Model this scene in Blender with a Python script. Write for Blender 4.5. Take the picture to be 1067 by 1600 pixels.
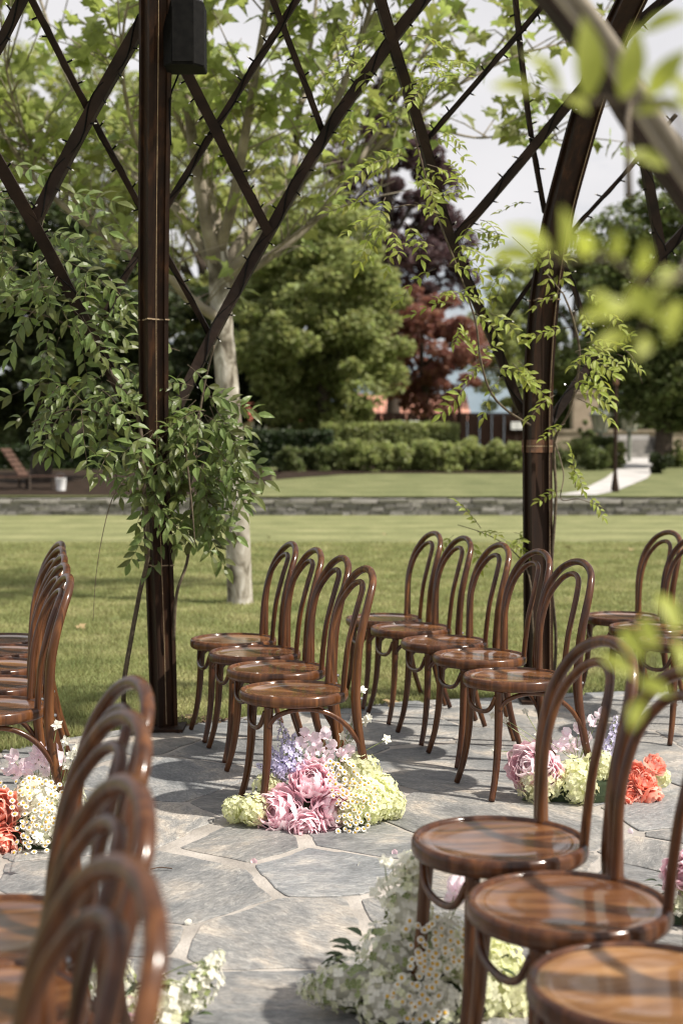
import bpy, math, random
import numpy as np
from mathutils import Vector, Matrix, Quaternion
random.seed(7); rng = np.random.default_rng(7)
S = bpy.context.scene
for o in list(bpy.data.objects): bpy.data.objects.remove(o)
C = S.collection
R = math.radians

# ------------------------------------------------------------------ camera
F = 2222.0; HC = 1.40; PIT = math.atan(100 / F)
cam = bpy.data.cameras.new('camera'); camo = bpy.data.objects.new('camera', cam); C.objects.link(camo)
camo.location = (0, 0, HC); camo.rotation_euler = (math.pi / 2 - PIT, 0, 0)
cam.sensor_fit = 'VERTICAL'; cam.sensor_height = 36; cam.sensor_width = 24; cam.lens = 50
cam.clip_start = 0.05; cam.clip_end = 5000
cam.dof.use_dof = True; cam.dof.focus_distance = 5.3; cam.dof.aperture_fstop = 2.8
S.camera = camo

# ------------------------------------------------------------------ sky
SUN_EL = R(50); SUN_DIR = Vector((0.93, -0.36, 0)).normalized()      # horizontal direction towards the sun
w = bpy.data.worlds.new('World'); S.world = w; w.use_nodes = True
nt = w.node_tree; N = nt.nodes; L = nt.links; N.clear()
out = N.new('ShaderNodeOutputWorld'); bg = N.new('ShaderNodeBackground')
sky = N.new('ShaderNodeTexSky'); sky.sky_type = 'NISHITA'; sky.sun_disc = False
sky.sun_elevation = SUN_EL; sky.sun_rotation = math.atan2(SUN_DIR.x, SUN_DIR.y)
sky.dust_density = 1.5; sky.air_density = 1.0
tc = N.new('ShaderNodeTexCoord'); mp = N.new('ShaderNodeMapping'); mp.inputs['Scale'].default_value = (1, 1, 2.6)
nz = N.new('ShaderNodeTexNoise'); nz.inputs['Scale'].default_value = 2.3; nz.inputs['Detail'].default_value = 7; nz.inputs['Roughness'].default_value = .55
rp = N.new('ShaderNodeValToRGB'); rp.color_ramp.elements[0].position = .36; rp.color_ramp.elements[1].position = .50
rp.color_ramp.elements[0].color = (.25, .25, .25, 1); rp.color_ramp.elements[1].color = (1, 1, 1, 1)
nz2 = N.new('ShaderNodeTexNoise'); nz2.inputs['Scale'].default_value = 4.0; nz2.inputs['Detail'].default_value = 6
rp2 = N.new('ShaderNodeValToRGB'); rp2.color_ramp.elements[0].position = .3; rp2.color_ramp.elements[1].position = .7
rp2.color_ramp.elements[0].color = (7.3, 7.25, 7.55, 1); rp2.color_ramp.elements[1].color = (9.0, 8.8, 8.9, 1)
mx = N.new('ShaderNodeMix'); mx.data_type = 'RGBA'
L.new(tc.outputs['Generated'], mp.inputs['Vector']); L.new(mp.outputs['Vector'], nz.inputs['Vector']); L.new(mp.outputs['Vector'], nz2.inputs['Vector'])
L.new(nz.outputs['Fac'], rp.inputs['Fac']); L.new(nz2.outputs['Fac'], rp2.inputs['Fac'])
L.new(rp.outputs['Color'], mx.inputs[0]); L.new(sky.outputs['Color'], mx.inputs[6]); L.new(rp2.outputs['Color'], mx.inputs[7])
L.new(mx.outputs[2], bg.inputs['Color']); bg.inputs['Strength'].default_value = 0.070; L.new(bg.outputs[0], out.inputs[0])

sl = bpy.data.lights.new('sun', 'SUN'); sl.energy = 4.8; sl.angle = R(1.6); sl.color = (1, .93, .83)
so = bpy.data.objects.new('sun', sl); C.objects.link(so)
sd = Vector((SUN_DIR.x * math.cos(SUN_EL), SUN_DIR.y * math.cos(SUN_EL), math.sin(SUN_EL)))
so.rotation_euler = (-sd).to_track_quat('-Z', 'Y').to_euler(); so.location = (8, -5, 12)
S.view_settings.view_transform = 'Standard'; S.view_settings.look = 'None'
S.view_settings.exposure = 0.58; S.view_settings.gamma = 1.0; S.view_settings.use_curve_mapping = False
S.render.engine = 'CYCLES'; S.cycles.transparent_max_bounces = 8; S.cycles.filter_width = 1.1

# ------------------------------------------------------------------ pixel helpers (photograph pixels -> rays)
FWD = Vector((0, math.cos(PIT), -math.sin(PIT))); UP = Vector((0, math.sin(PIT), math.cos(PIT))); CP = Vector((0, 0, HC))
def ray(px, py): return Vector((1, 0, 0)) * ((px - 533.5) / F) + UP * ((800 - py) / F) + FWD
def at(px, py, Y): d = ray(px, py); return CP + d * (Y / d.y)
def onz(px, py, z=0.0): d = ray(px, py); return CP + d * ((z - HC) / d.z)
WALL_Y = 29.7
def terr(Y):
    if Y < WALL_Y: return 0.0
    return min(.387 + .03 * (Y - 30), .387 + .03 * 24)
def onterr(px, py):
    d = ray(px, py); Y = 30.2
    while Y < 120:
        p = CP + d * (Y / d.y)
        if p.z <= terr(Y): return p
        Y += .1
    return CP + d * (60 / d.y)

# ------------------------------------------------------------------ object helpers
def tag(o, label=None, cat=None, group=None, kind=None):
    if label: o['label'] = label
    if cat: o['category'] = cat
    if group: o['group'] = group
    if kind: o['kind'] = kind
    return o
def empty(name, loc=(0, 0, 0), rz=0):
    o = bpy.data.objects.new(name, None); o.empty_display_size = .1; C.objects.link(o); o.location = loc; o.rotation_euler = (0, 0, rz); return o
def link(name, me, parent=None, mw=None, ml=None):
    o = bpy.data.objects.new(name, me); C.objects.link(o)
    if parent: o.parent = parent
    if ml is not None: o.matrix_local = ml
    return o
def mesh_np(name, V, Fc, mats=(), smooth=False, mi=None):
    me = bpy.data.meshes.new(name); V = np.asarray(V, np.float32); Fc = np.asarray(Fc, np.int32)
    me.vertices.add(len(V)); me.vertices.foreach_set('co', V.ravel())
    k = Fc.shape[1]; me.loops.add(Fc.size); me.loops.foreach_set('vertex_index', Fc.ravel())
    me.polygons.add(len(Fc)); me.polygons.foreach_set('loop_start', np.arange(0, Fc.size, k, dtype=np.int32))
    me.polygons.foreach_set('loop_total', np.full(len(Fc), k, np.int32))
    for m in mats: me.materials.append(m)
    if mi is not None: me.polygons.foreach_set('material_index', np.asarray(mi, np.int32))
    if smooth: me.polygons.foreach_set('use_smooth', np.ones(len(Fc), bool))
    me.update(calc_edges=True); return me
def catmull(P, n=8):
    P = [Vector(p) for p in P]; o = []
    for i in range(len(P) - 1):
        a = P[max(i - 1, 0)]; b = P[i]; c = P[i + 1]; d = P[min(i + 2, len(P) - 1)]
        for k in range(n):
            t = k / n; o.append(.5 * ((2 * b) + (c - a) * t + (2 * a - 5 * b + 4 * c - d) * t * t + (3 * b - a - 3 * c + d) * t ** 3))
    o.append(P[-1]); return o
class MB:
    def __init__(s): s.v = []; s.f = []; s.m = []
    def add(s, V, Fc, m=0):
        b = len(s.v); s.v += [tuple(x) for x in V]; s.f += [tuple(b + i for i in f) for f in Fc]; s.m += [m] * len(Fc); return s
    def box(s, c, d, M=None, m=0, taper=1.0):
        V = []
        for z in (-.5, .5):
            k = taper if z > 0 else 1
            for x, y in ((-.5, -.5), (.5, -.5), (.5, .5), (-.5, .5)):
                p = Vector((x * d[0] * k, y * d[1] * k, z * d[2]))
                if M is not None: p = M @ p
                V.append(p + Vector(c))
        return s.add(V, [(0, 3, 2, 1), (4, 5, 6, 7), (0, 1, 5, 4), (1, 2, 6, 5), (2, 3, 7, 6), (3, 0, 4, 7)], m)
    def tube(s, P, r, seg=8, m=0, cap=True, rot=0.0, squash=1.0, up=None):
        P = [Vector(p) for p in P]; n = len(P)
        rr = r if hasattr(r, '__len__') else [r] * n
        t0 = (P[1] - P[0]).normalized(); a = Vector(up) if up is not None else (Vector((0, 0, 1)) if abs(t0.z) < .9 else Vector((1, 0, 0)))
        u = (a - t0 * a.dot(t0)).normalized(); V = []; pt = t0
        for i in range(n):
            t = (P[min(i + 1, n - 1)] - P[max(i - 1, 0)]).normalized()
            u = pt.rotation_difference(t) @ u; u = (u - t * u.dot(t)).normalized(); pt = t; v = t.cross(u)
            for k in range(seg):
                q = rot + 2 * math.pi * k / seg; V.append(P[i] + (u * math.cos(q) * squash + v * math.sin(q)) * rr[i])
        Fc = [(i * seg + k, i * seg + (k + 1) % seg, (i + 1) * seg + (k + 1) % seg, (i + 1) * seg + k) for i in range(n - 1) for k in range(seg)]
        if cap: Fc += [tuple(range(seg - 1, -1, -1)), tuple((n - 1) * seg + k for k in range(seg))]
        return s.add(V, Fc, m)
    def lathe(s, prof, seg=32, c=(0, 0, 0), m=0, M=None, cap=True):
        V = []
        for r, z in prof:
            for k in range(seg):
                q = 2 * math.pi * k / seg; p = Vector((r * math.cos(q), r * math.sin(q), z))
                if M is not None: p = M @ p
                V.append(p + Vector(c))
        n = len(prof)
        Fc = [(i * seg + k, i * seg + (k + 1) % seg, (i + 1) * seg + (k + 1) % seg, (i + 1) * seg + k) for i in range(n - 1) for k in range(seg)]
        if cap and prof[0][0] > 1e-6: Fc.append(tuple(range(seg - 1, -1, -1)))
        if cap and prof[-1][0] > 1e-6: Fc.append(tuple((n - 1) * seg + k for k in range(seg)))
        return s.add(V, Fc, m)
    def sweep(s, prof, P, scale=None, m=0):           # fixed-orientation section along a near vertical path
        n = len(P); k = len(prof); V = []
        for i, p in enumerate(P):
            q = 1 if scale is None else scale[i]
            V += [Vector((p[0] + x * q, p[1] + y * q, p[2])) for x, y in prof]
        Fc = [(i * k + j, i * k + (j + 1) % k, (i + 1) * k + (j + 1) % k, (i + 1) * k + j) for i in range(n - 1) for j in range(k)]
        Fc += [tuple(range(k - 1, -1, -1)), tuple((n - 1) * k + j for j in range(k))]
        return s.add(V, Fc, m)
    def mesh(s, name, mats, smooth=False):
        me = bpy.data.meshes.new(name); me.from_pydata(s.v, [], s.f)
        for q in (mats if isinstance(mats, (list, tuple)) else [mats]): me.materials.append(q)
        me.polygons.foreach_set('material_index', s.m)
        if smooth: me.polygons.foreach_set('use_smooth', [True] * len(s.f)); 
        me.update(); return me
    def build(s, name, mats, parent=None, smooth=False, sharp=None):
        me = s.mesh(name, mats, smooth)
        if smooth and sharp: me.set_sharp_from_angle(angle=R(sharp))
        return link(name, me, parent)

# ------------------------------------------------------------------ materials
def ramp(nd, stops):
    e = nd.color_ramp.elements
    while len(e) < len(stops): e.new(.5)
    for q, (p, c) in zip(e, stops): q.position = p; q.color = (*c, 1) if len(c) == 3 else c
def pmat(name, stops, scale=5, rough=.6, bump=0, stretch=(1, 1, 1), distort=0, detail=6, coat=0, spec=.5, rnd=0, island=0, transl=0, rot_rnd=False, bscale=None, tcol=None, wave=None, rough2=None, metal=0, coord='Object'):
    m = bpy.data.materials.new(name); m.use_nodes = True; nt = m.node_tree; N = nt.nodes; L = nt.links; b = N['Principled BSDF']
    tc = N.new('ShaderNodeTexCoord'); mp = N.new('ShaderNodeMapping'); mp.inputs['Scale'].default_value = stretch
    src = tc.outputs[coord]; oi = N.new('ShaderNodeObjectInfo')
    if rot_rnd:
        vr = N.new('ShaderNodeVectorRotate'); vr.rotation_type = 'Z_AXIS'; mu = N.new('ShaderNodeMath'); mu.operation = 'MULTIPLY'; mu.inputs[1].default_value = .7 if rot_rnd == 'small' else 6.28
        L.new(oi.outputs['Random'], mu.inputs[0]); L.new(mu.outputs[0], vr.inputs['Angle']); L.new(src, vr.inputs['Vector'])
        ad = N.new('ShaderNodeVectorMath'); ad.operation = 'ADD'; sc = N.new('ShaderNodeVectorMath'); sc.operation = 'SCALE'; sc.inputs[0].default_value = (37, 19, 11)
        L.new(oi.outputs['Random'], sc.inputs['Scale']); L.new(vr.outputs[0], ad.inputs[0]); L.new(sc.outputs[0], ad.inputs[1]); src = ad.outputs[0]
    L.new(src, mp.inputs['Vector'])
    if wave:
        n1 = N.new('ShaderNodeTexWave'); n1.wave_type = wave[0]; n1.bands_direction = wave[1]; n1.inputs['Scale'].default_value = scale; n1.inputs['Distortion'].default_value = distort
        n1.inputs['Detail'].default_value = detail; n1.inputs['Detail Scale'].default_value = wave[2]
    else:
        n1 = N.new('ShaderNodeTexNoise'); n1.inputs['Scale'].default_value = scale; n1.inputs['Detail'].default_value = detail; n1.inputs['Distortion'].default_value = distort
    L.new(mp.outputs[0], n1.inputs['Vector'])
    cr = N.new('ShaderNodeValToRGB'); ramp(cr, stops); L.new(n1.outputs['Fac'], cr.inputs['Fac']); col = cr.outputs['Color']
    def jitter(fac, amt, col, hs=1.0):
        h = N.new('ShaderNodeHueSaturation'); mr = N.new('ShaderNodeMapRange'); mr.inputs['To Min'].default_value = 1 - amt; mr.inputs['To Max'].default_value = 1 + amt
        L.new(fac, mr.inputs['Value']); L.new(mr.outputs[0], h.inputs['Value']); L.new(col, h.inputs['Color'])
        m2 = N.new('ShaderNodeMath'); m2.operation = 'MULTIPLY_ADD'; m2.inputs[1].default_value = hs * .04 * amt / .3; m2.inputs[2].default_value = .5 - hs * .02 * amt / .3
        L.new(fac, m2.inputs[0]); L.new(m2.outputs[0], h.inputs['Hue']); return h.outputs[0]
    if rnd: col = jitter(oi.outputs['Random'], rnd, col, .25)
    if island:
        g = N.new('ShaderNodeNewGeometry'); col = jitter(g.outputs['Random Per Island'], island, col)
    L.new(col, b.inputs['Base Color']); b.inputs['Roughness'].default_value = rough; b.inputs['Specular IOR Level'].default_value = spec
    b.inputs['Metallic'].default_value = metal
    if rough2 is not None:
        mr = N.new('ShaderNodeMapRange'); mr.inputs['To Min'].default_value = rough; mr.inputs['To Max'].default_value = rough2; L.new(n1.outputs['Fac'], mr.inputs['Value']); L.new(mr.outputs[0], b.inputs['Roughness'])
    if coat: b.inputs['Coat Weight'].default_value = coat; b.inputs['Coat Roughness'].default_value = .15 if coat < .9 else .11; b.inputs['Coat IOR'].default_value = 1.62
    if bump:
        bp = N.new('ShaderNodeBump'); bp.inputs['Strength'].default_value = bump; bp.inputs['Distance'].default_value = .01
        if bscale:
            n2 = N.new('ShaderNodeTexNoise'); n2.inputs['Scale'].default_value = bscale; n2.inputs['Detail'].default_value = 8; L.new(mp.outputs[0], n2.inputs['Vector']); L.new(n2.outputs['Fac'], bp.inputs['Height'])
        else: L.new(n1.outputs['Fac'], bp.inputs['Height'])
        L.new(bp.outputs[0], b.inputs['Normal'])
    if transl:
        tr = N.new('ShaderNodeBsdfTranslucent'); ms = N.new('ShaderNodeMixShader'); ms.inputs[0].default_value = transl
        h = N.new('ShaderNodeHueSaturation'); h.inputs['Saturation'].default_value = 1.1; h.inputs['Value'].default_value = 1.5; L.new(col, h.inputs['Color']); L.new(h.outputs[0], tr.inputs['Color'])
        L.new(b.outputs[0], ms.inputs[1]); L.new(tr.outputs[0], ms.inputs[2]); L.new(ms.outputs[0], N['Material Output'].inputs['Surface'])
    return m
def leafmat(name, c, transl=.4, rough=.45, v=.35, spec=.35):
    d = tuple(x * .72 for x in c); l = tuple(min(1, x * 1.25) for x in c)
    return pmat(name, [(.3, d), (.7, l)], scale=3, rough=rough, island=v, transl=transl, detail=2, spec=spec)

M = {}
def lawn_mat(name, sts):
    m = pmat(name, sts, scale=1.3, rough=.9, detail=10, bump=.5, bscale=60, spec=.1); N = m.node_tree.nodes; L = m.node_tree.links; b = N['Principled BSDF']; src = b.inputs['Base Color'].links[0].from_socket
    tc = N.new('ShaderNodeTexCoord'); wv = N.new('ShaderNodeTexWave'); wv.bands_direction = 'Y'; wv.inputs['Scale'].default_value = .19; wv.inputs['Distortion'].default_value = .6; wv.inputs['Detail'].default_value = 2; L.new(tc.outputs['Object'], wv.inputs['Vector'])
    n = N.new('ShaderNodeTexNoise'); n.inputs['Scale'].default_value = 14; n.inputs['Detail'].default_value = 8; L.new(tc.outputs['Object'], n.inputs['Vector'])
    a = N.new('ShaderNodeMath'); a.operation = 'MULTIPLY_ADD'; a.inputs[1].default_value = .22; L.new(wv.outputs['Fac'], a.inputs[0]); mr = N.new('ShaderNodeMapRange'); mr.inputs['From Min'].default_value = .3; mr.inputs['From Max'].default_value = .7; mr.inputs['To Min'].default_value = .68; mr.inputs['To Max'].default_value = 1.12; L.new(n.outputs['Fac'], mr.inputs['Value']); L.new(mr.outputs[0], a.inputs[2])
    h = N.new('ShaderNodeHueSaturation'); L.new(a.outputs[0], h.inputs['Value']); L.new(src, h.inputs['Color']); L.new(h.outputs[0], b.inputs['Base Color']); return m
M['lawn'] = lawn_mat('lawn', [(.25, (.128, .140, .062)), (.5, (.180, .190, .086)), (.75, (.242, .240, .118))])
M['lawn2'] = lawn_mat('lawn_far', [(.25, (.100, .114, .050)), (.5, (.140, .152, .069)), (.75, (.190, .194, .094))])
M['blade'] = pmat('grass_blade', [(.3, (.195, .218, .092)), (.5, (.265, .275, .122)), (.7, (.385, .370, .19))], scale=1.6, rough=.7, island=.3, transl=.42, spec=.15, detail=8)
def stone_mat():
    m = bpy.data.materials.new('flagstone'); m.use_nodes = True; nt = m.node_tree; N = nt.nodes; L = nt.links; b = N['Principled BSDF']
    tc = N.new('ShaderNodeTexCoord'); oi = N.new('ShaderNodeObjectInfo')
    vr = N.new('ShaderNodeVectorRotate'); vr.rotation_type = 'Z_AXIS'; mu = N.new('ShaderNodeMath'); mu.operation = 'MULTIPLY'; mu.inputs[1].default_value = 6.28
    L.new(oi.outputs['Random'], mu.inputs[0]); L.new(mu.outputs[0], vr.inputs['Angle']); L.new(tc.outputs['Object'], vr.inputs['Vector'])
    sc = N.new('ShaderNodeVectorMath'); sc.operation = 'SCALE'; sc.inputs[0].default_value = (37, 19, 11); L.new(oi.outputs['Random'], sc.inputs['Scale'])
    ad = N.new('ShaderNodeVectorMath'); ad.operation = 'ADD'; L.new(vr.outputs[0], ad.inputs[0]); L.new(sc.outputs[0], ad.inputs[1])
    def noise(scale, detail, rough, dist, st):
        mp = N.new('ShaderNodeMapping'); mp.inputs['Scale'].default_value = st; L.new(ad.outputs[0], mp.inputs['Vector']); n = N.new('ShaderNodeTexNoise'); n.inputs['Scale'].default_value = scale; n.inputs['Detail'].default_value = detail; n.inputs['Roughness'].default_value = rough; n.inputs['Distortion'].default_value = dist; L.new(mp.outputs[0], n.inputs['Vector']); return n.outputs['Fac']
    n1 = noise(3.0, 10, .62, .4, (1, 1.6, 1)); n2 = noise(13, 9, .72, 1.8, (1, 2.6, 1)); n3 = noise(55, 6, .7, .6, (1, 1.7, 1))
    c1 = N.new('ShaderNodeValToRGB'); ramp(c1, [(.30, (.108, .117, .125)), (.44, (.185, .193, .199)), (.54, (.240, .242, .240)), (.65, (.38, .352, .315))]); L.new(n1, c1.inputs['Fac'])
    c2 = N.new('ShaderNodeValToRGB'); ramp(c2, [(.30, (.52, .52, .52)), (.50, (.98, .98, .98)), (.68, (1.65, 1.62, 1.56))]); L.new(n2, c2.inputs['Fac'])
    c3 = N.new('ShaderNodeValToRGB'); ramp(c3, [(.28, (.62, .62, .62)), (.5, (1, 1, 1)), (.74, (1.4, 1.4, 1.38))]); L.new(n3, c3.inputs['Fac'])
    x = N.new('ShaderNodeMix'); x.data_type = 'RGBA'; x.blend_type = 'MULTIPLY'; x.inputs[0].default_value = .8; L.new(c1.outputs[0], x.inputs[6]); L.new(c2.outputs[0], x.inputs[7])
    y = N.new('ShaderNodeMix'); y.data_type = 'RGBA'; y.blend_type = 'MULTIPLY'; y.inputs[0].default_value = .7; L.new(x.outputs[2], y.inputs[6]); L.new(c3.outputs[0], y.inputs[7])
    h = N.new('ShaderNodeHueSaturation'); mr = N.new('ShaderNodeMapRange'); mr.inputs['To Min'].default_value = .82; mr.inputs['To Max'].default_value = 1.14; L.new(oi.outputs['Random'], mr.inputs['Value']); L.new(mr.outputs[0], h.inputs['Value']); wm = N.new('ShaderNodeMix'); wm.data_type = 'RGBA'; wm.blend_type = 'MULTIPLY'; wm.inputs[7].default_value = (1.06, 1.0, .93, 1); fr_ = N.new('ShaderNodeMath'); fr_.operation = 'FRACT'; m7 = N.new('ShaderNodeMath'); m7.operation = 'MULTIPLY'; m7.inputs[1].default_value = 7.31; L.new(oi.outputs['Random'], m7.inputs[0]); L.new(m7.outputs[0], fr_.inputs[0]); L.new(fr_.outputs[0], wm.inputs[0]); L.new(y.outputs[2], wm.inputs[6]); L.new(wm.outputs[2], h.inputs['Color']); L.new(h.outputs[0], b.inputs['Base Color'])
    b.inputs['Roughness'].default_value = .62; b.inputs['Specular IOR Level'].default_value = .45
    hm = N.new('ShaderNodeMath'); hm.operation = 'MULTIPLY_ADD'; hm.inputs[1].default_value = .5; L.new(n2, hm.inputs[0]); L.new(n1, hm.inputs[2])
    bp = N.new('ShaderNodeBump'); bp.inputs['Strength'].default_value = .8; bp.inputs['Distance'].default_value = .012; L.new(hm.outputs[0], bp.inputs['Height']); L.new(bp.outputs[0], b.inputs['Normal']); return m
M['stone'] = stone_mat()
M['mortar'] = pmat('mortar', [(.25, (.20, .182, .162)), (.5, (.34, .312, .280)), (.72, (.45, .415, .375))], scale=5, rough=.9, bump=.6, bscale=60, detail=12)
M['wood'] = pmat('bentwood', [(.2, (.022, .0068, .0023)), (.5, (.068, .0225, .0066)), (.85, (.180, .068, .0200))], scale=9, rough=.5, stretch=(3.2, 3.2, .35), distort=1.2, coat=.45, spec=.15, rnd=.22, rot_rnd=True)
M['seatwood'] = pmat('seat_veneer', [(.28, (.050, .0165, .0052)), (.44, (.098, .0360, .0110)), (.56, (.155, .0620, .0200)), (.72, (.24, .108, .036))], scale=2.6, rough=.45, stretch=(1, 6, 1), distort=1.3, detail=5, coat=1.0, spec=.2, rnd=.2, rot_rnd='small')
M['rustpost'] = pmat('rusted_steel', [(.25, (.011, .0056, .0035)), (.55, (.024, .0112, .0056)), (.8, (.068, .029, .0115))], scale=4, rough=.65, stretch=(6, 6, .6), bump=.2, detail=8, spec=.2)
M['weld'] = pmat('weld_rust', [(.3, (.05, .022, .011)), (.7, (.15, .065, .026))], scale=30, rough=.7, bump=.3)
M['bar'] = pmat('dark_timber_bar', [(.3, (.012, .0078, .006)), (.7, (.036, .0215, .015))], scale=8, rough=.7, bump=.25, bscale=40, spec=.2)
M['black'] = pmat('black_plastic', [(.4, (.0040, .0038, .0036)), (.6, (.007, .0066, .006))], scale=30, rough=.7, spec=.1)
M['grey'] = pmat('grey_metal', [(.4, (.14, .14, .15)), (.6, (.2, .2, .21))], scale=20, rough=.4, metal=.6)
M['bulb'] = pmat('clear_bulb', [(.4, (.55, .54, .5)), (.6, (.7, .68, .64))], scale=20, rough=.2)
M['vstem'] = pmat('vine_stem', [(.3, (.05, .036, .022)), (.7, (.13, .10, .062))], scale=40, rough=.8, bump=.4)
M['twine'] = pmat('wire', [(.4, (.20, .14, .08)), (.6, (.30, .22, .13))], scale=40, rough=.5)
M['bark'] = pmat('plane_bark', [(.36, (.085, .072, .054)), (.44, (.185, .165, .130)), (.50, (.30, .275, .228)), (.58, (.37, .345, .30)), (.64, (.50, .475, .42))], scale=8, rough=.9, stretch=(1, 1, .55), bump=1.0, detail=12, distort=.9, spec=.15)
M['limb'] = pmat('plane_limb', [(.3, (.12, .10, .075)), (.6, (.27, .235, .18)), (.8, (.38, .34, .27))], scale=6, rough=.85, bump=.3, bscale=40)
M['darkbark'] = pmat('dark_bark', [(.3, (.03, .022, .016)), (.7, (.085, .062, .045))], scale=10, rough=.9, bump=.5)
M['vine'] = leafmat('vine_leaf_dark', (.128, .160, .050), .36, .40, .4, .4)
M['vine_y'] = leafmat('vine_leaf_young', (.29, .325, .075), .50, .45, .25)
M['vine_n'] = leafmat('vine_leaf_near', (.34, .37, .085), .55, .5, .15)  # brighter, yellower leaf tone of the near vine
M['plane'] = leafmat('plane_leaf', (.225, .260, .085), .52, .5, .32)
M['green1'] = leafmat('tree_leaf_mid', (.255, .282, .115), .52, .6, .28)
M['green2'] = leafmat('tree_leaf_deep', (.120, .145, .054), .4, .6, .35)
M['green3'] = leafmat('tree_leaf_dark', (.040, .052, .020), .3, .6, .4)
M['green4'] = leafmat('tree_leaf_light', (.29, .312, .12), .55, .6, .28)
M['purple'] = leafmat('purple_leaf', (.090, .056, .060), .38, .6, .3)
M['red'] = leafmat('copper_leaf', (.225, .105, .080), .42, .6, .35)
M['hedge'] = leafmat('hedge_leaf', (.030, .046, .016), .25, .5, .4)
M['shrub'] = leafmat('shrub_leaf', (.27, .30, .12), .45, .5, .3)
M['soil'] = pmat('soil', [(.3, (.016, .011, .008)), (.7, (.045, .031, .022))], scale=6, rough=.95, bump=.5, spec=.1)
M['chip'] = pmat('bark_chip', [(.3, (.05, .028, .018)), (.7, (.13, .075, .045))], scale=6, rough=.9, island=.4)
M['wallstone'] = pmat('schist', [(.3, (.11, .105, .10)), (.5, (.21, .20, .185)), (.75, (.34, .32, .29))], scale=6, rough=.85, bump=.4, rnd=.3, rot_rnd=True, detail=10)
M['capstone'] = pmat('schist_cap', [(.3, (.20, .19, .175)), (.7, (.36, .34, .31))], scale=5, rough=.85, bump=.3, rnd=.15, rot_rnd=True)
M['path'] = pmat('path_concrete', [(.3, (.36, .345, .33)), (.7, (.50, .48, .46))], scale=1.5, rough=.9, detail=8)
M['cream'] = pmat('cream_render', [(.3, (.50, .44, .33)), (.7, (.60, .53, .40))], scale=2, rough=.9)
M['roof'] = pmat('red_tile', [(.3, (.30, .085, .055)), (.7, (.48, .17, .11))], scale=3, rough=.8, rnd=.15)
M['roofp'] = pmat('salmon_tile', [(.3, (.42, .19, .13)), (.7, (.58, .30, .22))], scale=3, rough=.8, rnd=.12)
M['fence'] = pmat('dark_fence', [(.3, (.016, .009, .007)), (.7, (.034, .020, .015))], scale=4, rough=.9, rnd=.15, stretch=(6, 6, 1), spec=.05)
M['white'] = pmat('white_paint', [(.3, (.70, .70, .69)), (.7, (.80, .80, .79))], scale=4, rough=.5)
M['glass'] = pmat('dark_glass', [(.3, (.03, .035, .04)), (.7, (.05, .055, .06))], scale=1, rough=.08, spec=.8)
M['tan'] = pmat('tan_stone', [(.3, (.28, .22, .16)), (.7, (.42, .35, .26))], scale=2.5, rough=.9, bump=.4)
M['lantern'] = pmat('verdigris', [(.3, (.12, .135, .11)), (.7, (.22, .235, .19))], scale=8, rough=.6)
M['lampglass'] = pmat('lamp_glass', [(.3, (.36, .35, .27)), (.7, (.46, .45, .36))], scale=3, rough=.25)
M['oldwood'] = pmat('weathered_wood', [(.3, (.045, .022, .014)), (.7, (.10, .052, .034))], scale=9, rough=.85)
M['hill'] = pmat('hill', [(.3, (.10, .14, .17)), (.7, (.17, .21, .24))], scale=.01, rough=.95)  # mild blue-grey distance haze put into the base colour
def fl(name, c, transl=.35, v=.12, rough=.6):
    return pmat(name, [(.3, tuple(x * .9 for x in c)), (.7, tuple(min(.9, x * 1.08) for x in c))], scale=40, rough=rough, island=v, rnd=v * .7, transl=transl, spec=.2)
M['peony'] = fl('peony_pink', (.95, .68, .73), .3, .06)
M['peony2'] = fl('peony_pale', (.95, .80, .82), .3, .06)
M['coral'] = fl('coral_petal', (.86, .37, .28), .3)
M['coral2'] = fl('coral_pale', (.88, .52, .44), .3)
M['hyd'] = fl('hydrangea_lime', (.70, .71, .47), .35, .14)
M['white_f'] = fl('white_petal', (.76, .75, .67), .35, .1)
M['cream_f'] = fl('cream_petal', (.70, .71, .52), .35, .14)
M['daisyw'] = fl('daisy_white', (.80, .79, .75), .25, .06)
M['daisyy'] = fl('daisy_yellow', (.68, .44, .06), 0, .1)
M['lilac'] = fl('lilac_petal', (.62, .59, .76), .35, .14)
M['pea'] = fl('sweet_pea_pink', (.88, .76, .81), .4, .1)
M['stemg'] = pmat('flower_stem', [(.3, (.16, .20, .07)), (.7, (.26, .30, .12))], scale=20, rough=.6)
M['fleaf'] = leafmat('flower_leaf', (.085, .115, .055), .3, .5, .3)
M['foam'] = pmat('moss_base', [(.3, (.012, .02, .008)), (.7, (.03, .045, .018))], scale=30, rough=1, bump=.5)

# ================================================================== GROUND
DC = Vector((2.56, 2.10, 0)); DR = 6.0          # centre and radius of the paved circle under the pergola
def grid_sheet(name, xs, ys, zf, mat, kind='structure'):
    V = [(x, y, zf(x, y)) for y in ys for x in xs]; n = len(xs)
    Fc = [(j * n + i, j * n + i + 1, (j + 1) * n + i + 1, (j + 1) * n + i) for j in range(len(ys) - 1) for i in range(n - 1)]
    o = link(name, mesh_np(name, V, Fc, [mat])); return tag(o, kind=kind)
tag(grid_sheet('lawn', [-60, -20, 0, 20, 60], [-30, 0, 15, WALL_Y + .2], lambda x, y: 0.0, M['lawn']), 'mown olive green lawn between the paving and the low stone wall', 'lawn')
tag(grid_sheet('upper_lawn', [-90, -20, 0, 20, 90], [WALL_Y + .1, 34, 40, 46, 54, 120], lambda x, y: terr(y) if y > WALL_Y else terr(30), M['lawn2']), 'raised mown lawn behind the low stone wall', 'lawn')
tag(grid_sheet('ground', [-3000, -800, 0, 800, 3000], [-1500, -300, 0, 119.5, 400, 4000], lambda x, y: -.35 if y < 119 else .9, M['lawn']), 'far ground', 'ground')
hv = []; hx = np.linspace(-1500, 1500, 60)
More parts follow.
